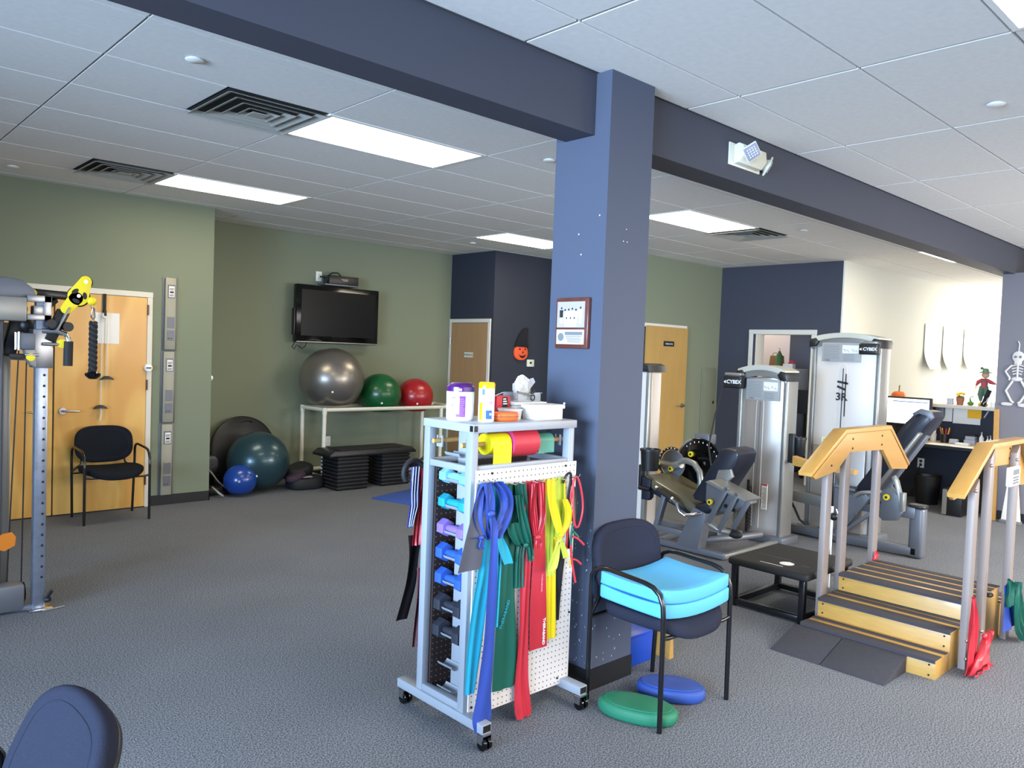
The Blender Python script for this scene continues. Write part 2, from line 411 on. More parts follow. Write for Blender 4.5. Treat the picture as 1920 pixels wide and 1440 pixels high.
# column scuffs: chips of paint showing white plaster
ch = MB()
for i in range(80):
    if i < 18:
        y = 2.452; x = 2.885+random.random()*.30; z = .12+random.random()**1.3*.55
        q = [(x+random.uniform(-.004, .004), z+random.uniform(-.007, .007)) for _ in range(3)]
        ch.prism(q, 'y', 2.4488, 2.4502)
    else:
        y = 2.46+random.random()*.30; z = .12+random.random()*.7
        q = [(y+random.uniform(-.004, .004), z+random.uniform(-.006, .006)) for _ in range(3)]
        ch.prism(q, 'x', 2.8688, 2.8702)
for y, z in ((2.6, 2.12), (2.62, 2.22), (2.49, 2.3)): ch.box(2.8688, 2.8702, y, y+.006, z, z+.006)
for x, z in ((3.02, 2.25), (3.03, 2.19), (3.0, 2.19)): ch.box(x, x+.004, 2.4488, 2.4502, z, z+.004)
struct('trim_2', ch, 'white plastic')

# outer walls with window openings (behind and beside the camera)
def wall_openings(axis, pos, t, a0, a1, holes, z1=H):
    """wall at axis=pos (thickness t) from a0 to a1, holes (h0,h1,zb,zt)"""
    mb = MB(); cur = a0
    def bx(u0, u1, z0, zz):
        if u1-u0 < .001 or zz-z0 < .001: return
        if axis == 'x': mb.box(pos, pos+t, u0, u1, z0, zz)
        else: mb.box(u0, u1, pos, pos+t, z0, zz)
    for h0, h1, zb, zt in holes:
        bx(cur, h0, 0, z1); bx(h0, h1, 0, zb); bx(h0, h1, zt, z1); cur = h1
    bx(cur, a1, 0, z1); return mb
struct('wall_street', wall_openings('y', -1.8, .12, -4.5, 17, [(1.0, 6.2, .6, 2.6), (6.5, 9.6, .6, 2.6), (12.6, 16.4, .1, 2.7)]), 'outer wall')
struct('wall_west', wall_openings('x', -4.62, .12, -1.8, 7.95, [(-1.4, 3.2, .6, 2.7)]), 'outer wall')
struct('wall_reception', wall_openings('x', 17.0, .12, -1.8, 4.7, [(-1.4, 1.2, .3, 2.75), (1.6, 4.3, .3, 2.75)]), 'outer wall')
def window(n, axis, pos, h0, h1, zb, zt, k):
    mb = MB(); step = (h1-h0)/k
    for i in range(k+1):
        u = h0+i*step; u0, u1 = max(h0, u-.025), min(h1, u+.025)
        (mb.box(pos, pos+.05, u0, u1, zb, zt) if axis == 'x' else mb.box(u0, u1, pos, pos+.05, zb, zt))
    for z0, z1 in ((zb, zb+.05), (zt-.05, zt)):
        (mb.box(pos, pos+.05, h0, h1, z0, z1) if axis == 'x' else mb.box(h0, h1, pos, pos+.05, z0, z1))
    o = struct(n, mb, 'white trim')
window('window_1', 'y', -1.76, 1.0, 6.2, .6, 2.6, 4); window('window_2', 'y', -1.76, 6.5, 9.6, .6, 2.6, 3)
window('window_3', 'x', -4.58, -1.4, 3.2, .6, 2.7, 3); window('window_4', 'x', 17.04, 1.6, 4.3, .3, 2.75, 2); window('window_5', 'y', -1.76, 12.6, 16.4, .1, 2.7, 3)
window('window_6', 'x', 17.04, -1.4, 1.2, .3, 2.75, 2)

# ---------------------------------------------------------------- doors
def frame(mb, axis, face, a0, a1, z1, w=.05, out=.018, dep=.03, sides=(1, 1)):
    """door casing on the face plane, protruding towards -axis"""
    def bx(u0, u1, z0, zz):
        if axis == 'y': mb.box(u0, u1, face-out, face+dep, z0, zz, .004)
        else: mb.box(face-out, face+dep, u0, u1, z0, zz, .004)
    if sides[0]: bx(a0, a0+w, 0, z1-w)
    if sides[1]: bx(a1-w, a1, 0, z1-w)
    bx(a0-.002, a1+.002, z1-w, z1+.001); return mb
# double door in the left wall
d1 = struct('door_1', frame(MB(), 'y', 7.95, .955, 2.645, 2.08), 'white trim')
struct('door_leaf', MB().box(1.81, 2.59, 7.925, 7.948, .012, 2.025), 'door wood', d1)
struct('door_leaf', MB().box(1.01, 1.795, 7.925, 7.948, .012, 2.025), 'door wood', d1)
struct('threshold', MB().box(1.0, 2.6, 7.93, 7.949, 0, .012), 'black rubber', d1)
def lever(x, y, z, sx, par, face='y'):
    mb = MB()
    if face == 'y':
        mb.lathe([(.0, -.02), (.030, -.02), (.032, -.006), (.032, 0)], (x, y, z), 'y')
        mb.tube([(x, y-.018, z), (x, y-.05, z), (x+sx*.02, y-.058, z), (x+sx*.13, y-.055, z-.005)], [.010, .010, .010, .008], 12)
    else:
        mb.lathe([(.0, -.02), (.030, -.02), (.032, -.006), (.032, 0)], (x, y, z), 'x')
        mb.tube([(x-.018, y, z), (x-.05, y, z), (x-.058, y+sx*.02, z), (x-.055, y+sx*.12, z-.004)], [.010, .010, .010, .008], 12)
    return obj('door_handle', mb, 'steel brushed', par)
lever(1.875, 7.925, .955, 1, d1); lever(1.73, 7.925, .955, -1, d1)
for z in (.22, 1.14, 1.86): obj('hinge', MB().cyl((2.598, 7.918, z), (2.598, 7.918, z+.1), .008, n=10), 'brown wood frame', d1)
# furnace closet door (faces -X)
d2 = struct('door_2', frame(MB(), 'x', 6.98, 7.90, 8.775, 2.075, w=.05), 'white trim')
struct('door_leaf', MB().box(6.962, 6.978, 7.955, 8.722, .01, 2.02), 'door brown', d2)
sg = struct('door_sign', MB().box(6.956, 6.961, 8.235, 8.415, 1.545, 1.615), 'off white plastic', d2)
text('lettering', 'FURNACE', .042, (6.955, 8.325, 1.58), (0, -1, 0), (0, 0, 1), 'dark text', sg)
for z in (.25, 1.72): obj('hinge', MB().cyl((6.953, 8.728, z), (6.953, 8.728, z+.1), .008, n=10), 'steel brushed', d2)
# wooden door in the right green wall, standing a hair open
d3 = struct('door_3', frame(MB(), 'y', 6.35, 8.22, 9.235, 2.09, w=.05), 'white trim')
struct('door_leaf', MB().box(8.29, 9.21, 6.30, 6.328, .012, 2.055), 'door plain', d3)
sg = struct('door_sign', MB().box(8.655, 8.885, 6.292, 6.299, 1.795, 1.865), 'dark text', d3)
text('lettering', 'Employees Only', .026, (8.77, 6.2915, 1.83), (1, 0, 0), (0, 0, 1), 'white text', sg, xs=.95)
lever(9.13, 6.299, .99, -1, d3)
# open doorway in the navy wall
f = MB(); frame(f, 'x', 10.08, 4.87, 5.86, 2.085, w=.06)
f.box(10.07, 10.27, 4.925, 4.94, 0, 2.03).box(10.07, 10.27, 5.735, 5.755, 0, 2.03).box(10.07, 10.27, 4.93, 5.75, 2.02, 2.035)
d4 = struct('door_4', f, 'white trim')

# ---------------------------------------------------------------- ceiling lights, vents, sprinklers
def ceil_light(a, b, back, label):
    x0 = (LX if back else FX)+a*1.2192; y0 = (LY+b*.6096) if back else (FY-(b+1)*.6096)
    x1, y1 = x0+1.2192, y0+.6096
    t = thing('ceiling_light', label, 'ceiling light', ((x0+x1)/2, (y0+y1)/2, H), 0, 'fluorescent troffers in the ceiling')
    fr = MB().box(x0+.004, x1-.004, y0+.004, y0+.03, H-.004, H+.012).box(x0+.004, x1-.004, y1-.03, y1-.004, H-.004, H+.012)
    fr.box(x0+.004, x0+.03, y0+.03, y1-.03, H-.004, H+.012).box(x1-.03, x1-.004, y0+.03, y1-.03, H-.004, H+.012)
    obj('frame', fr, 'white plastic', t, smooth=False)
    obj('diffuser', MB().box(x0+.03, x1-.03, y0+.03, y1-.03, H-.001, H+.009), 'light lens', t, smooth=False)
    return t
for a, b, l in ((1, 1, 'large lit ceiling panel beside the square vent, nearest behind the beam'), (1, 5, 'lit ceiling panel above the left green wall by the double door'),
                (4, 5, 'lit ceiling panel partly behind the blue column above the navy closet'), (4, 1, 'lit ceiling panel just right of the blue column beside a vent'),
                (7, -1, 'thin sliver of lit ceiling panel seen under the far end of the beam')):
    ceil_light(a, b, True, l)
ceil_light(10, -1, True, 'lit ceiling panel over the reception area behind the beam'); ceil_light(8, 5, True, 'unseen ceiling panel added to light the office behind the doorway')  # office panel is unseen, added to brighten the room behind the doorway
ceil_light(0, 2, False, 'bright ceiling panel cut off by the top right corner')
ceil_light(4, 2, False, 'lit ceiling panel on the window side in front of the beam'); ceil_light(7, 2, False, 'lit ceiling panel far along the window side')
def vent(x0, y0, label, m):
    t = thing('ceiling_vent', label, 'air vent', (x0+.305, y0+.305, H), 0, 'square ceiling diffusers')
    obj('backing', MB().box(x0+.01, x0+.60, y0+.01, y0+.60, H+.004, H+.010), 'dark gap', t, smooth=False)
    for k, z in ((0, .0), (1, .010), (2, .018), (3, .026)):
        h = .30-k*.068; cx, cy = x0+.305, y0+.305; mb = MB()
        o = [(cx-h, cy-h), (cx+h, cy-h), (cx+h, cy+h), (cx-h, cy+h)]; g = h-.042
        i = [(cx-g, cy-g), (cx+g, cy-g), (cx+g, cy+g), (cx-g, cy+g)]
        A = [mb.bm.verts.new((*p, H-.020)) for p in o]; B = [mb.bm.verts.new((*p, H+.001)) for p in i]
        A2 = [mb.bm.verts.new((*p, H-.018)) for p in o]; B2 = [mb.bm.verts.new((*p, H+.003)) for p in i]
        for q in range(4):
            r = (q+1) % 4
            mb.bm.faces.new((A[q], A[r], B[r], B[q])); mb.bm.faces.new((A2[q], B2[q], B2[r], A2[r]))
            mb.bm.faces.new((B[q], B[r], B2[r], B2[q])); mb.bm.faces.new((A[q], A2[q], A2[r], A[r]))
        if k == 3: mb.box(cx-.05, cx+.05, cy-.05, cy+.05, H-.022, H-.018)
        obj('louver', mb, m, t, smooth=False)
    return t
vent(LX+.6096, LY+.6096, 'dusty square ceiling vent left of the large nearest light panel', 'vent metal')
vent(LX+.6096, LY+5*.6096, 'square ceiling vent near the left wall, left of the second light panel', 'vent metal')
vent(LX+5*1.2192, LY+.6096, 'square ceiling vent right of the column beside the far light panel', 'vent metal')
for x, y, l in ((1.46, 3.87, 'round flush sprinkler cover left of the beam near the dusty vent'), (3.92, 3.89, 'round sprinkler cover close to the left edge of the blue column'),
                (4.50, 1.30, 'round sprinkler cover near the right edge of the ceiling'), (1.38, 7.44, 'small round sprinkler cover at the far left over the green wall'),
                (7.58, 3.86, 'round sprinkler cover beyond the right hand vent'), (6.33, 7.56, 'small round sprinkler cover beside the light over the closet')):
    t = thing('sprinkler_cover', l, 'sprinkler', (x, y, H), 0, 'sprinkler covers')
    obj('plate', MB().lathe([(.0, -.014), (.036, -.013), (.043, -.008), (.043, -.006), (.03, -.004), (.03, 0)], (x, y, H)), 'white plastic', t)
# ================================================================ WALL FITTINGS
# emergency light on the beam
t = thing('emergency_light', 'white twin-head emergency light mounted on the blue beam', 'emergency light', (4.20, 2.545, 2.78))
obj('housing', MB().box(4.04, 4.385, 2.535, 2.545, 2.775, 2.905, .003), 'off white plastic', t)
obj('housing_cover', MB().prism([(2.535, 2.785), (2.535, 2.895), (2.505, 2.905), (2.475, 2.89), (2.468, 2.83), (2.50, 2.79)], 'x', 4.085, 4.35, .006), 'off white plastic', t)
def lamp_head(c, d, name='lamp_head'):
    d = Vector(d).normalized(); q = Vector((0, 0, 1)).rotation_difference(d).to_matrix().to_4x4(); q.translation = c
    hd = MB(); tmp = MB(); tmp.box(-.046, .046, -.046, .046, -.012, 0, .005); hd.add(tmp, q); tmp = MB().lathe([(.018, -.045), (.030, -.035), (.042, -.010), (.042, -.008)], (0, 0, 0), n=28); hd.add(tmp, q)
    o = obj(name, hd, 'off white plastic', t)
    ln = MB(); tmp = MB(); tmp.box(-.040, .040, -.040, .040, .0005, .004, .002); ln.add(tmp, q); L = obj('lens', ln, 'led lens', o)
    le = MB()
    for i in range(4):
        for k in range(4):
            tmp = MB(); tmp.sph((-.0225+.015*i, -.0225+.015*k, .006), .0045, u=8, v=6); le.add(tmp, q)
    obj('led', le, 'white plastic', L)
lamp_head((4.125, 2.44, 2.845), (-.55, -.75, -.35)); lamp_head((4.425, 2.50, 2.825), (.5, -.55, -.35))
# plaque on the column
t = thing('wall_plaque', 'brown wooden plaque with team photo and certificate on the blue column', 'plaque', (2.87, 2.627, 1.66))
obj('board', MB().box(2.846, 2.869, 2.520, 2.735, 1.662, 1.912, .006), 'brown wood frame', t)
ph = obj('team_photo', MB().box(2.843, 2.8465, 2.540, 2.722, 1.765, 1.892), 'photo print', t)
pe = MB(); pl_ = MB()
for i, (u, h) in enumerate(((-.062, .082), (-.038, .072), (-.014, .074), (.010, .078), (.034, .073), (.064, .083))):
    y = 2.631-u; z0 = 1.785
    (pl_ if i == 0 else pe).prism([(y-.011, z0+h*.35), (y+.011, z0+h*.35), (y+.012, z0+h*.8), (y-.012, z0+h*.8)], 'x', 2.8422, 2.843)
    pe.box(2.8422, 2.843, y-.008, y-.001, z0, z0+h*.35); pe.box(2.8422, 2.843, y+.001, y+.008, z0, z0+h*.35)
    pl_.sph((2.843, y, z0+h*.92), .0055, (.15, 1, 1), 10, 8)
for u in (-.026, 0, .026):
    y = 2.631-u; pe.prism([(y-.010, 1.768), (y+.010, 1.768), (y+.011, 1.805), (y-.011, 1.805)], 'x', 2.8418, 2.8426); pl_.sph((2.8426, y, 1.812), .0055, (.15, 1, 1), 10, 8)
obj('figures', pe, 'paper', ph, smooth=False); obj('dark_figures', pl_, 'dark text', ph)
ce = obj('certificate', MB().box(2.843, 2.8465, 2.540, 2.722, 1.683, 1.755), 'certificate paper', t)
obj('seal', MB().lathe([(.016, -.0005), (.020, -.0005), (.020, 0), (.016, 0)], (2.8425, 2.692, 1.718), 'x'), 'grey text', ce)
lt = MB(); lt.box(2.8422, 2.843, 2.55, 2.665, 1.728, 1.744)
for k, z in enumerate((1.720, 1.711, 1.702, 1.693)): lt.box(2.8422, 2.843, 2.555+.006*(k % 2), 2.66-.005*k, z, z+.0035)
obj('printed_lines', lt, 'grey text', ce, smooth=False)
# pumpkin decoration and thermostat on the closet
t = thing('pumpkin_decoration', 'felt jack-o-lantern with tall black witch hat hanging on the navy closet wall', 'decoration', (7.49, 7.855, 1.54))
pp = [(7.49+.125*math.copysign(abs(cos(a))**.75, cos(a)), 1.635+.10*math.copysign(abs(sin(a))**.8, sin(a))) for a in [2*pi*i/36 for i in range(36)]]
pk = obj('pumpkin_face', MB().prism(pp, 'y', 7.825, 7.858, .008), 'felt orange', t)
ht = [(7.375, 1.72), (7.615, 1.71), (7.60, 1.76), (7.575, 1.83), (7.58, 1.90), (7.60, 1.965), (7.57, 1.985), (7.51, 1.955), (7.45, 1.88), (7.40, 1.79)]
obj('witch_hat', MB().prism(ht, 'y', 7.815, 7.858, .006), 'felt black', t)
fc = MB(); fc.prism([(7.435, 1.675), (7.475, 1.675), (7.457, 1.705)], 'y', 7.821, 7.826).prism([(7.545, 1.675), (7.580, 1.675), (7.555, 1.705)], 'y', 7.821, 7.826)
fc.prism([(7.50, 1.63), (7.53, 1.63), (7.52, 1.665)], 'y', 7.821, 7.826)
fc.prism([(7.435, 1.615), (7.46, 1.60), (7.51, 1.592), (7.555, 1.605), (7.575, 1.625), (7.56, 1.585), (7.52, 1.562), (7.475, 1.57)], 'y', 7.821, 7.826)
obj('carved_face', fc, 'felt black', pk, smooth=False)
t = thing('thermostat', 'cream wall thermostat below and right of the pumpkin decoration', 'thermostat', (7.69, 7.855, 1.45))
obj('housing', MB().box(7.625, 7.755, 7.832, 7.859, 1.445, 1.545, .008), 'off white plastic', t); obj('display', MB().box(7.665, 7.70, 7.829, 7.833, 1.485, 1.515), 'dark text', t)
# strips of measuring panels on the left wall: three stacked metal panels
for k, (z0, z1, l) in enumerate(((1.525, 2.24, 'topmost grey metal panel of the stacked wall strip'), (.81, 1.52, 'middle grey metal panel of the stacked wall strip'), (.09, .805, 'lowest grey metal panel of the wall strip above the baseboard'))):
    dx = -.005*k; t = thing('wall_panel', l, 'wall panel', (2.80+dx, 7.95, z0), 0, 'stacked metal wall panels')
    obj('backplate', MB().box(2.735+dx, 2.878+dx, 7.944, 7.949, z0, z1, .001), 'machine grey', t)
    b = obj('cover', MB().box(2.755+dx, 2.855+dx, 7.915, 7.944, z0+.012, z1-.004, .003), 'panel grey', t)
    pn = MB(); pn.box(2.775+dx, 2.845+dx, 7.911, 7.9155, z1-.20, z1-.07).box(2.775+dx, 2.845+dx, 7.911, 7.9155, z0+.10, z0+.20).box(2.775+dx, 2.845+dx, 7.912, 7.9155, z0+.22, z0+.33)
    obj('raised_plate', pn, 'machine grey', b, smooth=False)
    lb = obj('label_sticker', MB().box(2.785+dx, 2.838+dx, 7.9085, 7.911, z1-.19, z1-.085), 'paper', t)
    tx = MB()
    for q, zz in enumerate((.105, .118, .165, .176)): tx.box(2.79+dx, 2.833+dx-.004*(q % 2), 7.9075, 7.9086, z1-zz-.006, z1-zz)
    tx.box(2.793+dx, 2.83+dx, 7.9075, 7.9086, z1-.152, z1-.134)
    obj('printed_lines', tx, 'dark text', lb, smooth=False)
    obj('slot', MB().cyl((2.79+dx, 7.911, z0+.12), (2.79+dx, 7.9085, z0+.12), .006, n=10).cyl((2.815+dx, 7.911, z0+.12), (2.815+dx, 7.9085, z0+.12), .006, n=10), 'dark text', b)
t = thing('door_sensor', 'small white round sensor on the door frame by the stacked panels', 'sensor', (2.60, 7.92, 1.35))
obj('body', MB().lathe([(0, -.035), (.035, -.03), (.04, -.004), (.04, 0)], (2.604, 7.924, 1.355), 'y'), 'white plastic', t); obj('band', MB().box(2.58, 2.628, 7.886, 7.89, 1.35, 1.36), 'dark text', t)
solo('wall_hook', MB().lathe([(0, .03), (.018, .028), (.03, .012), (.03, 0)], (3.236, 7.99, 1.255), 'x'), 'white plastic', 'white round knob on the outer corner of the left green wall', 'knob')
# paper and exercise pulley on the door
solo('paper_sheet', MB().box(2.13, 2.343, 7.920, 7.9235, 1.575, 1.86), 'paper', 'blank cream sheet taped to the right leaf of the double door', 'paper')
t = thing('door_pulley', 'over-door rope pulley with two black handles on the wooden double door', 'exercise pulley', (2.21, 7.91, .9))
obj('strap', MB().box(2.195, 2.222, 7.905, 7.912, 1.86, 2.035), 'black rubber', t)
wl = obj('pulley_wheel', MB().lathe([(.0, -.012), (.026, -.012), (.022, 0), (.026, .012), (0, .012)], (2.209, 7.895, 1.835), 'y', 20), 'pipe plastic', t)
obj('bracket', MB().box(2.198, 2.220, 7.880, 7.909, 1.83, 1.885, .003), 'black plastic', wl)
obj('rope', MB().tube([(2.187, 7.895, 1.835), (2.186, 7.895, 1.0)], .004, 6).tube([(2.231, 7.895, 1.835), (2.233, 7.895, 1.27)], .004, 6).tube([(2.186, 7.895, 1.0), (2.190, 7.89, .93), (2.18, 7.892, .86)], .006, 6), 'pipe plastic', t)
for x, z in ((2.234, 1.255), (2.184, .985)):
    pr = [(x-.062, z-.018), (x-.045, z+.004), (x-.012, z+.02), (x+.012, z+.02), (x+.045, z+.004), (x+.062, z-.018), (x+.02, z-.012), (x-.02, z-.012)]
    obj('handle', MB().prism(pr, 'y', 7.878, 7.91, .004), 'black plastic', t)
# electrical panel cover on right green wall
t = thing('electrical_panel', 'flat green painted electrical panel cover beside the wooden door', 'electrical panel', (9.84, 6.345, .52))
mat('panel green', '757b69', .5)
obj('cover', MB().box(9.66, 10.03, 6.338, 6.349, .52, 1.52, .002), 'panel green', t); obj('panel_door', MB().box(9.70, 9.99, 6.331, 6.339, .57, 1.47, .002), 'panel green', t); obj('latch', MB().box(9.945, 9.975, 6.322, 6.332, 1.0, 1.04, .002), 'black metal', t)
# television and cable box
t = thing('television', 'black flat television on a wall bracket above the exercise balls', 'television', (5.07, 8.6, 1.65))
obj('housing', MB().box(4.505, 5.655, 8.60, 8.69, 1.66, 2.36, .012), 'gloss black', t)
obj('screen', MB().box(4.565, 5.60, 8.594, 8.601, 1.745, 2.30), 'screen black', t)
obj('bezel_strip', MB().box(4.51, 5.65, 8.592, 8.60, 1.665, 1.678, .002), 'machine silver', t)
obj('side_speaker', MB().box(4.485, 4.506, 8.62, 8.68, 1.75, 2.07, .004), 'black plastic', t)
obj('wall_bracket', MB().box(4.9, 5.25, 8.69, 8.779, 1.9, 2.1), 'black metal', t)
obj('cable', MB().tube([(4.52, 8.66, 1.66), (4.50, 8.68, 1.60), (4.535, 8.69, 1.575), (4.56, 8.69, 1.63), (4.60, 8.69, 1.61), (4.64, 8.69, 1.585), (4.68, 8.69, 1.62), (4.69, 8.68, 1.665)], .006, 6), 'black plastic', t)
t = thing('cable_box', 'small dark cable box on a wall shelf just above the television', 'cable box', (5.12, 8.70, 2.375))
obj('body', MB().box(4.93, 5.345, 8.60, 8.74, 2.395, 2.50, .006), 'black plastic', t); obj('shelf', MB().box(4.87, 5.345, 8.59, 8.779, 2.375, 2.393, .002), 'machine grey', t)
obj('cable', MB().tube([(4.895, 8.765, 2.485), (4.93, 8.73, 2.475), (4.97, 8.70, 2.50), (5.01, 8.67, 2.535), (5.08, 8.66, 2.54), (5.13, 8.66, 2.50)], .009, 8).tube([(4.90, 8.63, 2.39), (4.90, 8.62, 2.44), (4.95, 8.62, 2.46)], .007, 8), 'black plastic', t)
obj('button', MB().box(5.10, 5.19, 8.597, 8.601, 2.455, 2.462).box(5.12, 5.19, 8.597, 8.601, 2.44, 2.446), 'machine silver', t, smooth=False)
def outlet(loc, ax, label, dark=0):
    x, y, z = loc; t = thing('wall_outlet', label, 'outlet', loc)
    if ax == 'y': obj('plate', MB().box(x-.04, x+.04, y-.006, y, z-.06, z+.06, .002), 'white plastic', t); obj('socket', MB().box(x-.016, x+.016, y-.009, y-.005, z+.008, z+.038, .003).box(x-.016, x+.016, y-.009, y-.005, z-.038, z-.008, .003), 'off white plastic', t)
    else: obj('plate', MB().box(x-.006, x, y-.04, y+.04, z-.06, z+.06, .002), 'white plastic', t); obj('socket', MB().box(x-.009, x-.005, y-.016, y+.016, z+.008, z+.038, .003).box(x-.009, x-.005, y-.016, y+.016, z-.038, z-.008, .003), 'dark text' if dark else 'off white plastic', t)
    return t
outlet((4.885, 8.779, 2.485), 'y', 'white wall outlet left of the cable box over the television')
outlet((5.07, 8.779, .43), 'y', 'white wall outlet low behind the ball rack leg')
t = outlet((10.498, 3.63, .44), 'x', 'white wall outlet under the desk on the navy half wall', 1)
solo('power_cord', MB().tube([(10.485, 3.63, .44), (10.47, 3.66, .30), (10.46, 3.68, .15), (10.45, 3.75, .03), (10.40, 3.95, .01)], .006, 6), 'black plastic', 'thin dark cord running down from the outlet under the desk', 'cord')

# ================================================================ BALL CORNER
def ball(c, r, m, label, squash=.97, dent=0, tilt=None):
    t = MB().sph((0, 0, 0), r, (1, 1, squash), 64, 40)
    for v in t.bm.verts:
        if v.co.z < -r*.80*squash: v.co.z = -r*.80*squash + (v.co.z+r*.80*squash)*(.35 if dent == 0 else 1)
    mn = min(v.co.z for v in t.bm.verts); c = Vector(c)
    g = MB(); g.add(t, Matrix.Translation(c))
    o = thing('exercise_ball', label, 'exercise ball', (c.x, c.y, c.z+mn))
    obj('ball_skin', g, m, o)
    p = c + Vector((-.42, -.80, .05 if m == 'ball blue' else -.35)).normalized()*r*.99
    obj('air_plug', MB().sph(p, .014, u=12, v=8), 'white plastic' if m != 'ball blue' else 'label grey', o)
    for k, ph in enumerate((.30, .62)): pass
    return o
t = thing('ball_rack', 'white plastic pipe rack carrying the three exercise balls under the television', 'ball rack', (5.35, 8.35, 0))
RX0, RX1, RY0, RY1, RZ = 4.63, 6.62, 8.10, 8.62, .885
def pipe(name, pts): return obj(name, MB().tube(pts, .0235, 14), 'pipe plastic', t)
pipe('front_rail', [(RX0, RY0, RZ), (RX1, RY0, RZ)]); pipe('rear_rail', [(RX0, RY1, RZ), (RX1, RY1, RZ)])
pipe('end_rail', [(RX0, RY0, RZ), (RX0, RY1, RZ)]); pipe('end_rail', [(RX1, RY0, RZ), (RX1, RY1, RZ)])
for x, y in ((RX0, RY0), (RX0, RY1), (RX1-.28, RY0), (RX1-.2, RY1)): pipe('leg', [(x, y, 0.0), (x, y, RZ)])
pipe('lower_rail', [(RX0, RY0, .10), (RX1-.28, RY0, .10)]); pipe('lower_rail', [(RX0, RY1, .12), (RX1-.2, RY1, .12)]); pipe('lower_end_rail', [(RX0, RY0, .10), (RX0, RY1, .10)]); pipe('lower_end_rail', [(RX1-.28, RY0, .10), (RX1-.2, RY1, .10)])
jo = MB()
for x, y in ((RX0, RY0), (RX0, RY1), (RX1, RY0), (RX1, RY1)):
    jo.cyl((x, y, RZ-.05), (x, y, RZ+.026), .029, n=14)
obj('elbow_joint', jo, 'pipe plastic', t)
ball((4.86, 8.36, 1.235), .385, 'ball silver', 'large silver exercise ball on the left of the pipe rack')
ball((5.555, 8.36, 1.045), .27, 'ball green', 'dark green exercise ball in the middle of the pipe rack')
ball((6.10, 8.36, 1.015), .24, 'ball red', 'red exercise ball at the right end of the pipe rack')
ball((3.88, 8.20, .33), .335, 'ball teal', 'large dark teal exercise ball on the floor by the wall corner')
b2 = ball((3.60, 8.02, .168), .172, 'ball blue', 'small blue exercise ball on the floor before the teal ball')
# half ball trainer leaning behind the teal ball
t = thing('balance_trainer', 'black half-dome balance trainer leaning behind the large teal ball', 'balance trainer', (3.86, 8.66, 0))
mx = Matrix.Translation((3.90, 8.64, .40)) @ Matrix.Rotation(radians(-98), 4, 'X')
g = MB(); tmp = MB().lathe([(.0, -.045), (.36, -.045), (.385, -.03), (.39, 0), (.385, .02), (.36, .035), (0, .035)], n=56); g.add(tmp, mx); pf = obj('platform', g, 'black plastic', t)
g = MB(); tmp = MB().lathe([(.35, .036), (.33, .06), (.28, .09), (.18, .115), (0, .125)], n=48); g.add(tmp, mx @ Matrix.Identity(4)); obj('dome', g, 'black rubber', t)
g = MB().tube([(3.80, 8.50, .735), (3.83, 8.49, .752), (3.87, 8.485, .756), (3.91, 8.49, .75), (3.93, 8.50, .735)], .012, 8); obj('grip_handle', g, 'black plastic', pf)
# clutter behind wall corner: wheeled gear
t = thing('walking_frame', 'folded dark walking frame with grey tubes half hidden by the wall corner', 'walker', (3.42, 8.25, 0))
obj('backrest_pad', MB().cushion(Matrix.Translation((3.395, 8.30, .30)) @ Matrix.Rotation(radians(90), 4, 'X'), .085, .115, .05, 2.4), 'black plastic', t)
obj('tube_frame', MB().tube([(3.33, 8.28, .30), (3.36, 8.2, .24), (3.42, 8.15, .14), (3.50, 8.12, .07), (3.56, 8.12, .04)], .010, 10).tube([(3.33, 8.1, .10), (3.37, 8.02, .05), (3.41, 8.0, .015)], .014, 10), 'machine silver', t)
obj('strap', MB().tube([(3.34, 8.30, .55), (3.37, 8.3, .47), (3.35, 8.3, .43), (3.39, 8.3, .38), (3.40, 8.28, .30)], .012, 8).tube([(3.41, 8.29, .22), (3.44, 8.27, .12), (3.47, 8.27, .05)], .009, 8), 'black rubber', t)
obj('foot_loop', MB().tube(arc((3.50, .075), .055, 0, 360, 20, 'y', 8.14)[:-1], .006, 8, closed=True), 'brown wood frame', t)
obj('base_tray', MB().box(3.30, 3.54, 8.14, 8.3, 0.0, .085, .012), 'black plastic', t)
# dark pile of bags between ball and steps
t = thing('gym_bag', 'slumped black and plum gym bag between teal ball and step stack', 'bag', (4.42, 8.14, 0))
obj('bag_body', MB().cushion(Matrix.Translation((4.40, 8.10, .065)), .21, .17, .13, 2.6, lambda x, y: .018*sin(14*x)*cos(11*y)), 'black rubber', t)
obj('folded_jacket', MB().cushion(Matrix.Translation((4.37, 8.19, .185)) @ Matrix.Rotation(radians(14), 4, 'X'), .17, .11, .13, 2.2, lambda x, y: .02*sin(17*x+3*y)), 'black rubber', t)
obj('plum_cloth', MB().cushion(Matrix.Translation((4.26, 8.06, .145)) @ Matrix.Rotation(radians(-8), 4, 'Y'), .12, .09, .06, 2.2, lambda x, y: .012*sin(20*x)), 'purple cloth', t)
obj('tag', MB().bar((4.31, 8.02, .141), (4.43, 8.0, .141), .07, .006), 'pale pink', t)
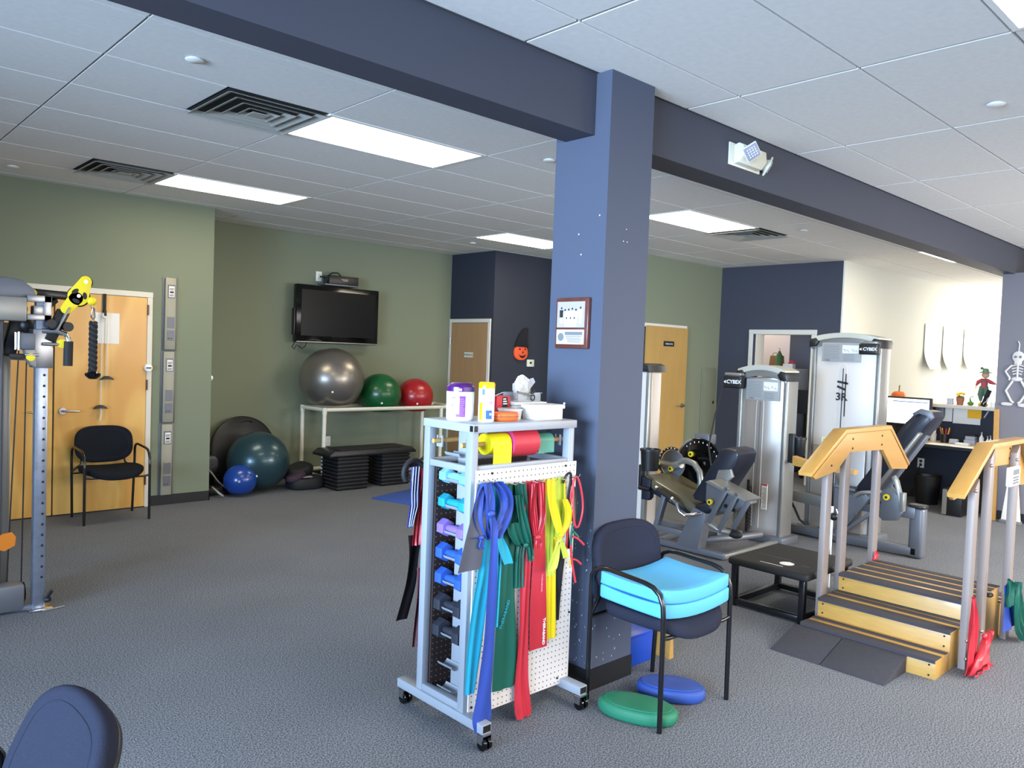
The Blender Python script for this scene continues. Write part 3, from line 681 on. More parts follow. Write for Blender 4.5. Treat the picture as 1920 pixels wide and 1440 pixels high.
# step platforms
def risers(x0, x1, y0, y1, n, group, where):
    for k in range(n):
        z = k*.042; nth = ('lowest, on the carpet,', 'second from the floor', 'third from the floor', 'fourth from the floor', 'middle one', 'fourth from the top', 'third from the top', 'second from the top', 'topmost, under the platform,')[k]
        o = thing('step_riser', f'black ribbed step riser, {nth} in the {where} stack', 'step riser', ((x0+x1)/2, (y0+y1)/2, z), 0, group)
        obj('riser_block', MB().box(x0+.012, x1-.012, y0+.012, y1-.012, z, z+.0415, .006), 'black plastic', o)
        obj('rim', MB().box(x0, x1, y0, y1, z+.016, z+.036, .009, 3), 'black rubber', o)
risers(4.585, 5.0, 7.70, 8.08, 9, 'left stack of step risers', 'left')
risers(5.19, 5.60, 7.72, 8.08, 9, 'right stack of step risers', 'right')
t = thing('aerobic_step', 'long grey aerobic step platform topping both stacks of risers', 'step platform', (5.16, 7.9, .38))
dk = MB(); pts = [(4.48, .385), (5.66, .385), (5.66, .41), (5.60, .455), (4.54, .455), (4.48, .41)]
dk.prism(pts, 'y', 7.69, 8.09, .012); obj('deck', dk, 'black plastic', t)
obj('grip_top', MB().box(4.64, 5.50, 7.73, 8.05, .4555, .461, .002), 'black rubber', t)
t = thing('exercise_mat', 'blue exercise mat lying open on the carpet behind the rack', 'exercise mat', (5.03, 6.92, 0))
mt = MB().prism([(4.68, 7.14), (4.84, 6.62), (5.62, 6.86), (5.46, 7.40)], 'z', 0, .014, .003); obj('mat_sheet', mt, 'mat blue', t)
fd = MB().prism([(5.12, .014), (5.50, .014), (5.56, .13), (5.26, .20), (5.14, .12)], 'y', 6.78, 6.81, .003); obj('folded_corner', fd, 'mat blue', t)
solo('kettlebell', MB().sph((5.92, 7.88, .105), .10, (1, 1, .95)).tube([(5.86, 7.88, .18), (5.865, 7.88, .25), (5.92, 7.88, .285), (5.975, 7.88, .25), (5.98, 7.88, .18)], .017, 10).cyl((5.92, 7.88, 0), (5.92, 7.88, .03), .06), 'black metal', 'black kettlebell on the floor right of the step stack', 'kettlebell')

# ================================================================ CHAIRS
def make_chair(label, fabric, loc, rotz):
    t = thing('arm_chair', label, 'chair', (0, 0, 0), 0, 'waiting room chairs with black tube arms')
    for s in (-1, 1):
        x = s*.268
        obj('leg', MB().cyl((x, -.215, 0), (x, -.210, .50), .0115, n=12), 'black metal', t, local=True)
        obj('leg', MB().cyl((x+s*-.012, .215, 0), (x, .205, .50), .0115, n=12), 'black metal', t, local=True)
        a = [(x, -.210, .50), (x, -.205, .555), (x, -.185, .60), (x, -.15, .625), (x, -.10, .636), (x, .10, .648), (x, .15, .645), (x, .185, .63), (x, .203, .60), (x, .205, .55), (x, .205, .50)]
        obj('armrest', MB().tube(a, .0115, 12), 'black metal', t, local=True)
    obj('seat_frame', MB().tube([(-.268, .205, .400), (.268, .205, .400)], .010, 10), 'black metal', t, local=True)
    obj('seat_frame', MB().tube([(-.268, -.21, .415), (-.22, -.205, .405), (.22, -.205, .395), (.268, -.21, .405)], .010, 10), 'black metal', t, local=True)
    for s in (-1, 1): obj('back_support', MB().tube([(s*.268, .20, .415), (s*.19, .22, .47), (s*.17, .235, .56)], .010, 10), 'black metal', t, local=True)
    obj('seat', MB().cushion(Matrix.Translation((0, -.02, .432)), .252, .238, .062, 3.0, lambda x, y: .35*(x*x)-.02*(1 if y < -.15 else 0)*0-.9*max(0, -y-.13)**2*3), fabric, t, local=True)
    mb = Matrix.Translation((0, .238, .650)) @ Matrix.Rotation(radians(90-9), 4, 'X')
    obj('backrest', MB().cushion(mb, .248, .170, .05, 3.0, lambda x, y: .6*x*x), fabric, t, local=True)
    sp = [(.205*math.copysign(abs(cos(a))**.62, cos(a)), .132*math.copysign(abs(sin(a))**.62, sin(a))) for a in [2*pi*i/48 for i in range(48)]]
    obj('seam_piping', MB().tube([mb @ Vector((x, y, .0245+.6*x*x)) for x, y in sp], .0022, 6, closed=True), fabric, t, local=True)
    mb2 = Matrix.Translation((0, .262, .645)) @ Matrix.Rotation(radians(90-9), 4, 'X')
    obj('back_shell', MB().cushion(mb2, .236, .16, .02, 3.0, lambda x, y: .6*x*x), 'black plastic', t, local=True)
    t.location = loc; t.rotation_euler = (0, 0, rotz); return t
c1 = make_chair('navy armchair with black tube frame against the blue column carrying blue cushions', 'navy fabric', (3.07, 2.185, 0), radians(0))
c2 = dup(c1, (2.195, 7.60, 0), radians(0), 'charcoal armchair standing in front of the wooden double door')
for ch in c2.children:
    if ch.name.split('.')[0] in ('seat', 'backrest'):
        ch.data = ch.data.copy(); ch.data.materials[0] = M['dark fabric']
c3 = dup(c1, (.195, 1.935, 0), radians(-90), 'navy armchair cropped by the bottom left corner of the photo')
for ch in c3.children:      # this chair's back is bent further backwards
    if ch.name.split('.')[0] in ('backrest', 'back_shell', 'seam_piping'):
        pv = Matrix.Translation((0, .20, .50)); ch.matrix_local = pv @ Matrix.Rotation(radians(-16), 4, 'X') @ pv.inverted() @ Matrix.Translation(ch.location)
# cushions on chair 1
def cush(z, dx, rot, label, t_=.052):
    mx = Matrix.Translation((3.072+dx, 2.168, z+t_/2)) @ Matrix.Rotation(rot, 4, 'Z')
    g = MB(); b = MB(); b.box(-.245, .245, -.19, .19, -t_/2, t_/2, .009, 2)
    bmesh.ops.subdivide_edges(b.bm, edges=[e for e in b.bm.edges if e.calc_length() > .1], cuts=7, use_grid_fill=True)
    for v in b.bm.verts: v.co.z += .5*v.co.x**2*.9-.010*(1-min(1, (v.co.y/.19)**2))*(1 if v.co.z > 0 else .3)
    g.add(b, mx)
    return solo('foam_cushion', g, 'foam blue', label, 'cushion', 'blue foam cushions on the near chair')
cush(.464, .004, radians(-4), 'lower light blue foam cushion directly on the navy chair seat', .066)
cush(.532, .0, radians(-3), 'upper light blue foam cushion topping the pair on the chair', .062)
# balance discs
def disc(c, rx, ry, rot, h, m, label):
    mx = Matrix.Translation((c[0], c[1], h/2)) @ Matrix.Rotation(rot, 4, 'Z')
    t = thing('balance_pad', label, 'balance pad', (c[0], c[1], 0))
    obj('pad_body', MB().cushion(mx, rx, ry, h, 2.2), m, t)
    mx2 = Matrix.Translation((c[0], c[1], h+.001)) @ Matrix.Rotation(rot, 4, 'Z')
    obj('grip_surface', MB().cushion(mx2, rx*.86, ry*.84, .006, 2.2), m, t)
disc((2.86, 2.135), .185, .105, radians(-68), .062, 'disc green', 'green oval foam balance pad on the carpet below the near chair')
disc((3.16, 2.165), .165, .105, radians(-58), .062, 'disc blue', 'blue oval foam balance pad behind the green pad under the chair')
t = thing('storage_bin', 'bright blue plastic bin behind the column under the near chair', 'bin', (3.36, 2.62, 0))
mat('blue bin', '1746b4', .35)
obj('bin_body', MB().prism([(3.25, 0), (3.45, 0), (3.462, .16), (3.24, .16)], 'y', 2.50, 2.70, .008), 'blue bin', t); obj('rim', MB().box(3.232, 3.468, 2.492, 2.708, .155, .172, .004), 'blue bin', t)
solo('wooden_wedge', MB().prism([(3.53, 0), (3.57, 0), (3.555, .17), (3.545, .17)], 'y', 2.44, 2.62), 'wood step', 'thin wooden wedge board standing beside the blue bin', 'wedge')
# ================================================================ ROLLING EQUIPMENT RACK
AX, BX = 2.115, 2.705      # end frame centre planes
t = rack = thing('equipment_rack', 'light grey rolling rack with pegboard panels, dumbbells and bands in the foreground', 'rack', (2.41, 2.63, 0))
for X in (AX, BX):
    obj('post', MB().box(X-.018, X+.018, 2.465, 2.505, .085, 1.325, .003), 'grey paint', t)
    obj('post', MB().box(X-.018, X+.018, 2.755, 2.795, .085, 1.325, .003), 'grey paint', t)
    obj('foot_beam', MB().box(X-.026, X+.026, 2.33, 2.93, .072, .112, .003), 'grey paint', t)
    obj('cross_rail', MB().box(X-.016, X+.016, 2.505, 2.755, .112, .142, .002), 'grey paint', t)
    obj('cross_rail', MB().box(X-.012, X+.012, 2.505, 2.755, 1.122, 1.150, .002), 'grey paint', t)
    e = MB().box(X-.020, X+.020, 2.3285, 2.331, .078, .106); obj('end_cap', e, 'black plastic', t, smooth=False)
tp = obj('top_shelf', MB().box(2.094, 2.728, 2.455, 2.80, 1.292, 1.328, .003), 'shelf paint', t)
obj('shelf_corner_cap', MB().box(2.0925, 2.0935, 2.458, 2.478, 1.297, 1.322).box(2.097, 2.115, 2.453, 2.4545, 1.297, 1.322), 'black plastic', tp, smooth=False)
obj('front_rail', MB().box(AX+.018, BX-.018, 2.470, 2.498, 1.128, 1.150, .002), 'shelf paint', t); obj('rear_rail', MB().box(AX+.018, BX-.018, 2.762, 2.79, 1.128, 1.150, .002), 'shelf paint', t)
obj('bottom_rail', MB().box(AX+.018, BX-.018, 2.480, 2.50, .10, .13, .002), 'shelf paint', t)
obj('pegboard', MB().box(2.120, 2.735, 2.4565, 2.4645, .088, 1.135), 'peg white', t, 'white perforated pegboard facing the camera', smooth=False)
obj('pegboard', MB().box(2.13, 2.69, 2.756, 2.7545, .10, 1.13).box(2.135, 2.69, 2.744, 2.7545, .10, 1.128), 'peg brown', t, 'dark brown rear pegboard', smooth=False)
sc = MB()
for x, z in ((2.137, .995), (2.205, 1.118), (2.66, 1.118), (2.723, .99), (2.723, .42), (2.66, .12), (2.135, .62), (2.135, .13)): sc.cyl((x, 2.4565, z), (x, 2.452, z), .0052, n=10)
obj('screw', sc, 'black metal', t)
# caster wheels
for X in (AX, BX):
    for y in (2.345, 2.90):
        c = obj('caster', MB().box(X-.024, X+.024, y-.022, y+.022, .064, .0715, .001).box(X-.026, X-.022, y-.018, y+.016, .03, .066).box(X+.022, X+.026, y-.018, y+.016, .03, .066), 'chrome', t)
        wb = MB()
        for s in (-.013, .013): wb.lathe([(.008, -.0085), (.024, -.0085), (.0275, -.005), (.0275, .005), (.024, .0085), (.008, .0085)], (X+s, y-.004, .0275), 'x', 28)
        obj('wheel', wb, 'gloss black', c)
# dumbbell holder plate with curled saddles
pm = MB().box(2.197, 2.203, 2.592, 2.675, .115, 1.29, .001); pl = obj('saddle_plate', pm, 'grey paint', t)
DZ = [1.074, .958, .842, .733, .621, .503, .388, .255, .150]
def saddle(z):
    mb = MB(); pr = []
    for i in range(13):
        a = radians(200+i*140/12); pr.append((2.167+.030*cos(a), z+.008+.030*sin(a)))
    inn = [(2.167+.0275*cos(radians(200+i*140/12)), z+.008+.0275*sin(radians(200+i*140/12))) for i in range(12, -1, -1)]
    mb.prism(pr+inn, 'y', 2.60, 2.70); return mb
for z in DZ: obj('saddle', saddle(z-.002), 'grey paint', pl)
obj('saddle', saddle(1.188), 'grey paint', pl)
def dumbbell(z, m, label, r=.032, L=.092, hl=.036):
    o = thing('dumbbell', label, 'dumbbell', (2.165, 2.64, z-r), 0, 'hex dumbbells in the side of the rack')
    for s in (-1, 1):
        hd = MB(); y0 = 2.640+s*(L/2); pts = [(r*1.12*cos(radians(30+60*k)), r*1.12*sin(radians(30+60*k))) for k in range(6)]
        hd.prism([(2.165+a, z+b) for a, b in pts], 'y', y0, y0+s*hl, .006)
        obj('hex_head', hd, m, o)
    obj('handle', MB().lathe([(.0145, -L/2-.004), (.0185, -L/4), (.0195, 0), (.0185, L/4), (.0145, L/2+.004)], (2.165, 2.640, z), 'y', 20), m, o)
for z, m, l, r in ((DZ[0], 'vinyl sky', 'pale sky blue dumbbell at the top of the rack side', .031), (DZ[1], 'vinyl teal', 'teal dumbbell second from the top of the rack side', .032), (DZ[2], 'vinyl purple', 'lilac purple dumbbell third from the top', .035),
                (DZ[3], 'vinyl blue', 'upper of the two royal blue dumbbells in the rack', .038), (DZ[4], 'vinyl blue', 'lower of the two royal blue dumbbells in the rack', .038), (DZ[5], 'vinyl black', 'upper of the two black dumbbells in the rack', .040), (DZ[6], 'vinyl black', 'lowest black dumbbell in the rack side', .042)):
    dumbbell(z+.004, m, l, r*.97, .088, .048)
# dowels with band rolls
def dowel(y, label): 
    o = thing('wooden_dowel', label, 'dowel', (2.41, y, 1.22)); obj('rod', MB().cyl((2.098, y, 1.232), (2.715, y, 1.232), .0105, n=16), 'dowel', o); return o
dowel(2.535, 'pale wooden dowel across the rack front carrying the band rolls'); dowel(2.73, 'pale wooden dowel across the back of the rack top')
hk = MB()
for X in (AX+.021, BX-.021):
    for y in (2.535, 2.73): hk.box(X-.003, X+.003, y-.02, y+.02, 1.205, 1.222).box(X-.003, X+.003, y-.02, y-.013, 1.222, 1.255).box(X-.003, X+.003, y+.013, y+.02, 1.222, 1.255)
obj('dowel_holder', hk, 'grey paint', rack, smooth=False)
def roll(x0, x1, r, m, label, tail, core='dowel', side=None):
    o = thing('band_roll', label, 'band roll', ((x0+x1)/2, 2.535, 1.232-r), 0, 'rolls of elastic band on the dowel')
    n = 40; mb = MB()
    mb.lathe([(.013, x0), (r, x0), (r, x1), (.013, x1)], (0, 2.535, 1.232), 'x', n)
    obj('wound_band', mb, m, o)
    if side: obj('side_face', MB().lathe([(.013, x0-.0015), (r*.98, x0-.0015), (r*.98, x0-.0002), (.013, x0-.0002)], (0, 2.535, 1.232), 'x', n), side, o)
    if tail: obj('loose_end', MB().ribbon([(x0+.012, x1, 1.232), (x0+.012, x1-.002, 1.18), (x0+.010, x1-.006, 1.232-tail)], 2.535-r-.001, .0015, 1), m, o)
roll(2.225, 2.345, .046, 'roll yellow', 'yellow roll of elastic band at the left of the dowel', .135)
roll(2.352, 2.505, .064, 'roll red', 'big red roll of elastic band in the middle of the dowel', .0, side='roll pink')
roll(2.510, 2.625, .034, 'roll green', 'small green roll of elastic band at the right of the dowel', .045)
# things hung behind: bands on the rear hooks
def hang(name, label, rows, Y, m, folds=2, amp=.004, group=None, cat='resistance band'):
    return solo(name, MB().ribbon(rows, Y, amp, folds), 'latex '+m, label, cat, group)
hang('resistance_band', 'blue striped elastic strap hanging behind the left post of the rack', [(2.085, 2.128, 1.10), (2.080, 2.125, 1.0), (2.082, 2.122, .92), (2.072, 2.098, .825)], 2.865, 'stripe', 3, .006)
sb = MB()
for dx in (.004, .018, .034): sb.tube([(2.087+dx, 2.856, 1.10), (2.083+dx, 2.855, 1.04), (2.081+dx, 2.856, .98), (2.083+dx, 2.855, .92), (2.073+dx*.6, 2.856, .83)], .0022, 6)
solo('elastic_piping', sb, 'label grey', 'pale piping lines on the blue striped strap behind the rack', 'strap piping')
hang('resistance_band', 'dark red elastic bands hanging behind the left post of the rack', [(2.128, 2.20, 1.09), (2.120, 2.20, .95), (2.112, 2.20, .80), (2.108, 2.20, .735)], 2.875, 'tred', 4, .007)
hang('resistance_band', 'long black band flaring to the left behind the rack', [(2.100, 2.18, .78), (2.108, 2.16, .68), (2.095, 2.15, .56), (2.070, 2.13, .47), (2.045, 2.108, .395)], 2.895, 'black', 1, .003)
hang('resistance_band', 'shiny maroon band hanging lowest behind the rack', [(2.118, 2.18, .64), (2.120, 2.17, .52), (2.112, 2.165, .40), (2.103, 2.155, .275)], 2.845, 'maroon', 2, .006)
solo('cuff_strap', MB().tube(arc((2.115, 1.07), .055, -40, 220, 18, 'y', 2.89), .012, 10), 'black rubber', 'black cuff strap looped behind the blue striped strap', 'cuff')
# pegboard hooks
for x, z in ((2.135, 1.088), (2.165, 1.088), (2.30, 1.068), (2.345, 1.068), (2.43, 1.066), (2.47, 1.066), (2.54, 1.066), (2.60, 1.066), (2.66, 1.07), (2.69, 1.07)):
    obj('peg_hook', MB().tube([(x, 2.458, z), (x, 2.40, z), (x, 2.392, z+.006), (x, 2.390, z+.016)], .0022, 8), 'chrome', rack)
# hanging bands, each a thing with its loop, knot and tails
def bow(c, r, m, par, tails=()):
    obj('knot', MB().sph(c, r, (1.2, .7, .9), 16, 12), m, par)
g = 'knotted latex bands on the pegboard hooks'
def band(label, loc): return thing('resistance_band', label, 'resistance band', loc, 0, g)
t = band('charcoal grey latex band slanting over the left edge of the pegboard', (2.10, 2.40, .73))
obj('hanging_strip', MB().ribbon([(2.102, 2.150, 1.085), (2.085, 2.150, 1.04), (2.062, 2.140, .972), (2.025, 2.130, .865), (1.985, 2.105, .74)], 2.425, .003, 1, lean=-.03), 'latex charcoal', t)
t = band('turquoise latex band hanging behind the blue knotted band', (2.18, 2.41, .2))
obj('hanging_strip', MB().ribbon([(2.118, 2.196, 1.085), (2.122, 2.200, .962), (2.135, 2.205, .871), (2.128, 2.20, .714), (2.105, 2.185, .580), (2.088, 2.165, .396), (2.087, 2.138, .200)], 2.437, .004, 2), 'latex cyan', t)
obj('hanging_strip', MB().ribbon([(2.195, 2.258, 1.082), (2.215, 2.280, .950), (2.226, 2.273, .859), (2.228, 2.268, .698), (2.231, 2.259, .452)], 2.444, .004, 2, ph=1), 'latex cyan', t)
obj('tail', MB().ribbon([(2.205, 2.235, .862), (2.222, 2.278, .793), (2.256, 2.306, .728)], 2.415, .003, 1), 'latex cyan', t)
t = band('royal blue latex band tied in a big bow with one long tail', (2.17, 2.39, .06))
obj('tail', MB().ribbon([(2.141, 2.171, .964), (2.149, 2.190, .90), (2.150, 2.186, .833), (2.138, 2.192, .647), (2.127, 2.183, .460), (2.112, 2.177, .338), (2.094, 2.172, .214), (2.070, 2.174, .123), (2.083, 2.150, .068)], 2.398, .003, 1, lean=-.035), 'latex blue', t)
obj('loop', MB().ribbon([(2.100, 2.172, 1.092), (2.074, 2.150, 1.045), (2.066, 2.144, .975), (2.082, 2.148, .915), (2.112, 2.176, .860)], 2.405, .007, 2), 'latex blue', t)
obj('loop', MB().ribbon([(2.150, 2.214, 1.090), (2.192, 2.266, 1.045), (2.212, 2.290, .990), (2.190, 2.280, .923), (2.145, 2.230, .850)], 2.407, .007, 2, ph=1), 'latex blue', t)
obj('loop', MB().ribbon([(2.105, 2.150, 1.092), (2.120, 2.168, 1.03), (2.136, 2.172, .965)], 2.396, .003, 1), 'latex blue', t)
bow((2.153, 2.392, .962), .017, 'latex blue', t); bow((2.105, 2.395, .868), .012, 'latex blue', t)
obj('tail', MB().ribbon([(2.055, 2.068, .876), (2.080, 2.098, .866)], 2.39, .002, 1, sub=3), 'latex blue', t)
obj('tail', MB().ribbon([(2.095, 2.112, .862), (2.086, 2.112, .835), (2.10, 2.118, .822)], 2.39, .002, 1, sub=3), 'latex blue', t)
t = band('dark green latex band hanging between the blue and red bands', (2.33, 2.41, .16))
o = obj('hanging_strip', MB().ribbon([(2.275, 2.338, 1.066), (2.272, 2.347, .944), (2.259, 2.340, .806), (2.256, 2.345, .691), (2.250, 2.362, .502), (2.248, 2.385, .283), (2.250, 2.378, .165)], 2.446, .004, 2), 'latex green', t)
text('lettering', 'THERABAND', .022, (2.292, 2.436, .50), (.35, 0, .94), (-.94, 0, .35), 'latex cyan', o, .0006)
obj('hanging_strip', MB().ribbon([(2.316, 2.382, 1.066), (2.337, 2.402, .939), (2.352, 2.415, .850), (2.338, 2.395, .752), (2.345, 2.397, .603)], 2.436, .005, 3, ph=1), 'latex green', t)
obj('loop', MB().ribbon([(2.305, 2.350, 1.02), (2.318, 2.365, .96), (2.343, 2.398, .871), (2.375, 2.421, .809), (2.398, 2.438, .738), (2.405, 2.425, .718)], 2.420, .006, 2), 'latex green', t)
obj('loop', MB().ribbon([(2.268, 2.335, .90), (2.285, 2.36, .85), (2.33, 2.385, .80), (2.372, 2.39, .79)], 2.423, .006, 2, ph=2), 'latex green', t)
bow((2.376, 2.408, .796), .012, 'latex green', t)
t = band('red latex band with two long printed tails reaching nearly the floor', (2.45, 2.42, .02))
obj('tail', MB().ribbon([(2.385, 2.447, 1.068), (2.388, 2.447, .932), (2.387, 2.440, .790), (2.378, 2.436, .587), (2.378, 2.436, .393), (2.368, 2.445, .194), (2.374, 2.472, .06), (2.384, 2.476, .012)], 2.446, .006, 2, lean=-.02), 'latex red', t)
o = obj('tail', MB().ribbon([(2.425, 2.494, 1.068), (2.440, 2.510, .927), (2.450, 2.523, .782), (2.444, 2.547, .512), (2.449, 2.562, .301)], 2.437, .002, 1), 'latex red', t)
text('lettering', 'THERABAND', .021, (2.535, 2.4325, .375), (0, 0, -1), (1, 0, 0), 'white text', o, .0006, bold=.0006)
text('lettering', 'THERABAND', .014, (2.510, 2.4325, .60), (0, 0, -1), (1, 0, 0), 'label pink', o, .0006)
obj('loop', MB().ribbon([(2.400, 2.440, 1.062), (2.398, 2.430, .98), (2.408, 2.442, .90), (2.425, 2.455, .83)], 2.415, .006, 3), 'latex red', t)
obj('loop', MB().ribbon([(2.438, 2.482, 1.062), (2.450, 2.490, .98), (2.455, 2.496, .90), (2.438, 2.468, .83)], 2.413, .006, 3, ph=2), 'latex red', t)
bow((2.447, 2.405, .822), .014, 'latex red', t)
obj('tail', MB().ribbon([(2.432, 2.460, .812), (2.428, 2.468, .792), (2.435, 2.460, .772)], 2.404, .004, 2, sub=3), 'latex red', t)
t = band('bright yellow latex band hanging left of the lime band', (2.58, 2.41, .32))
obj('tail', MB().ribbon([(2.505, 2.572, 1.068), (2.520, 2.590, .916), (2.538, 2.604, .792), (2.542, 2.612, .651), (2.556, 2.621, .491), (2.570, 2.631, .323)], 2.448, .003, 2), 'latex yellow', t)
obj('loop', MB().ribbon([(2.485, 2.535, 1.075), (2.496, 2.545, .976), (2.528, 2.580, .887), (2.562, 2.598, .825)], 2.402, .003, 1), 'latex yellow', t)
obj('loop', MB().ribbon([(2.588, 2.622, .975), (2.612, 2.656, .915), (2.604, 2.654, .858), (2.569, 2.622, .818)], 2.405, .004, 1, ph=1), 'latex yellow', t)
bow((2.588, 2.398, .815), .013, 'latex yellow', t)
obj('tail', MB().ribbon([(2.528, 2.548, .812), (2.550, 2.575, .80), (2.56, 2.588, .812)], 2.394, .003, 1, sub=3), 'latex yellow', t)
t = band('lime green latex band with a short knotted bow', (2.58, 2.41, .64))
obj('loop', MB().ribbon([(2.552, 2.630, 1.072), (2.556, 2.643, .95), (2.568, 2.640, .86), (2.575, 2.625, .79)], 2.434, .004, 2), 'latex lime', t)
obj('loop', MB().ribbon([(2.512, 2.560, 1.0), (2.520, 2.575, .85), (2.528, 2.580, .70), (2.54, 2.60, .62)], 2.442, .003, 2), 'latex lime', t)
obj('tail', MB().ribbon([(2.558, 2.582, .79), (2.530, 2.576, .735), (2.505, 2.562, .675), (2.512, 2.55, .66)], 2.396, .004, 1), 'latex lime', t)
obj('tail', MB().ribbon([(2.572, 2.60, .792), (2.588, 2.622, .748), (2.605, 2.642, .705)], 2.398, .003, 1), 'latex lime', t)
bow((2.577, 2.396, .792), .012, 'latex lime', t)
hang('resistance_band', 'narrow black band showing behind the yellow tail near the pegboard edge', [(2.615, 2.665, .76), (2.622, 2.668, .69), (2.618, 2.660, .62), (2.628, 2.652, .50), (2.632, 2.648, .40)], 2.449, 'black', 1, .003)
# elastic tubes at the right edge
def tubing(label, m, pts, r=.005):
    P = [Vector(p) for p in pts]; Q = []
    for i in range(len(P)-1):
        a, b, c, d = P[max(i-1, 0)], P[i], P[i+1], P[min(i+2, len(P)-1)]
        for k in range(6):
            u = k/6; Q.append(.5*((2*b)+(c-a)*u+(2*a-5*b+4*c-d)*u*u+(3*b-a-3*c+d)*u**3))
    Q.append(P[-1]); return solo('elastic_tube', MB().tube(Q, r, 10), m, label, 'elastic tubing', 'elastic tubes hooked at the pegboard edge')
tubing('red elastic tube forming the large outer loop beside the column', 'latex red', [(2.635, 2.41, .70), (2.645, 2.41, .88), (2.650, 2.40, 1.02), (2.668, 2.395, 1.075), (2.695, 2.39, 1.03), (2.712, 2.385, .93), (2.690, 2.385, .85), (2.662, 2.385, .855), (2.652, 2.39, .95), (2.655, 2.40, 1.06)])
tubing('short red elastic tube end sticking out above the lower knot', 'latex red', [(2.660, 2.39, .80), (2.690, 2.385, .785), (2.725, 2.38, .755)])
tubing('red elastic tube end hanging lowest with a knot', 'latex red', [(2.655, 2.40, .76), (2.660, 2.395, .70), (2.668, 2.39, .65), (2.682, 2.385, .585)])
tubing('red elastic tube end branching right from the lower knot', 'latex red', [(2.664, 2.392, .695), (2.690, 2.388, .685), (2.715, 2.385, .665)])
tubing('dark green elastic tube hanging inside the red loop', 'latex green', [(2.662, 2.425, 1.07), (2.678, 2.415, 1.0), (2.686, 2.41, .90), (2.672, 2.41, .82), (2.662, 2.405, .76), (2.664, 2.40, .72)], .006)
tubing('short green tube end poking out toward the column', 'latex green', [(2.668, 2.40, .82), (2.685, 2.395, .805), (2.694, 2.39, .79)], .006)
tubing('black elastic tube draped over the hooks beside the red loop', 'latex black', [(2.612, 2.425, 1.045), (2.628, 2.415, 1.085), (2.65, 2.41, 1.08), (2.648, 2.42, .97), (2.652, 2.42, .86), (2.66, 2.415, .74)], .006)
tubing('yellow elastic tube ending in a frayed knot below the green tube', 'latex yellow', [(2.628, 2.43, 1.06), (2.634, 2.425, .95), (2.65, 2.42, .82), (2.672, 2.41, .735), (2.668, 2.405, .69), (2.654, 2.40, .665)], .005)
solo('elastic_tube', MB().tube([(2.69, 2.425, 1.02), (2.70, 2.42, .93), (2.695, 2.42, .86)], .011, 10), 'black plastic', 'black foam exercise handle behind the red tube loop', 'elastic tubing')  # this one is the foam grip of an exercise handle
solo('tube_tag', MB().box(2.696, 2.708, 2.414, 2.418, .90, .95), 'paper', 'small white tag on the black foam handle', 'tag')

# ---------------------------------------------------------------- items on the rack top (z = 1.328)
Z = 1.328
t = thing('wipes_canister', 'fat white wipes canister with dark purple lid and purple label', 'canister', (2.182, 2.655, Z))
obj('jar', MB().lathe([(.0, 0), (.054, 0), (.059, .006), (.060, .02), (.061, .125), (.059, .128), (0, .128)], (2.182, 2.655, Z), n=48), 'white plastic', t)
ld = obj('lid', MB().lathe([(0, .126), (.062, .126), (.062, .146), (.058, .150), (.047, .163), (.044, .164), (0, .164)], (2.182, 2.655, Z), n=48), 'purple cap', t)
def wrap(c, r, a0, a1, z0, z1, n=14, th=.0008):
    mb = MB(); A = []; B = []
    for i in range(n+1):
        a = radians(a0+(a1-a0)*i/n)
        for L, rr in ((A, r), (B, r+th)):
            x, y = c[0]+rr*cos(a), c[1]+rr*sin(a); L.append((mb.bm.verts.new((x, y, z0)), mb.bm.verts.new((x, y, z1))))
    for i in range(n):
        for L in (A, B): mb.bm.faces.new((L[i][0], L[i+1][0], L[i+1][1], L[i][1]))
        mb.bm.faces.new((A[i][0], A[i+1][0], B[i+1][0], B[i][0])); mb.bm.faces.new((A[i][1], A[i+1][1], B[i+1][1], B[i][1]))
    for i in (0, n): mb.bm.faces.new((A[i][0], B[i][0], B[i][1], A[i][1]))
    return mb
C1 = (2.182, 2.655)
pn = obj('label', wrap(C1, .0612, 214, 252, Z+.018, Z+.108), 'purple label', t)
obj('label_panel', wrap(C1, .0621, 214, 228, Z+.03, Z+.106), 'lilac label', pn)
tx = MB()
for k in range(9): tx.add(wrap(C1, .0629, 220+(k % 2)*2, 249-(k*5 % 7), Z+.026+k*.0085, Z+.0275+k*.0085))
obj('printed_lines', tx, 'lilac label', pn)
tx = MB()
for z, a, b in ((.098, 196, 212), (.06, 194, 204), (.068, 194, 202), (.024, 204, 210)): tx.add(wrap(C1, .0613, a, b, Z+z, Z+z+.004))
obj('printed_lines', tx, 'grey text', t)
obj('lid_marking', wrap(C1, .0622, 216, 236, Z+.130, Z+.140), 'lilac label', ld)
t = thing('wipes_canister', 'slim white and yellow wipes canister with yellow cap on the rack top', 'canister', (2.238, 2.545, Z))
C2 = (2.238, 2.545)
obj('jar', MB().lathe([(.0, 0), (.031, 0), (.0345, .004), (.035, .018), (.035, .146), (.0, .146)], (*C2, Z), n=40), 'white plastic', t)
obj('cap', MB().lathe([(0, .145), (.0355, .145), (.0355, .165), (.031, .172), (0, .173)], (*C2, Z), n=40), 'yellow cap', t)
lb = obj('label', wrap(C2, .0352, 175, 222, Z+.008, Z+.085), 'yellow cap', t); obj('label', wrap(C2, .0352, 226, 272, Z+.014, Z+.052), 'label blue', t)
obj('label', wrap(C2, .0352, 228, 275, Z+.078, Z+.092), 'label pink', t); obj('label', wrap(C2, .0352, 222, 275, Z+.098, Z+.142), 'label grey', t); obj('label', wrap(C2, .0352, 196, 216, Z+.118, Z+.142), 'label blue', t)
obj('label', wrap(C2, .0361, 252, 268, Z+.03, Z+.040), 'label grey', t)
t = thing('travel_case', 'orange clamshell case lying on the rack top', 'case', (2.355, 2.550, Z))
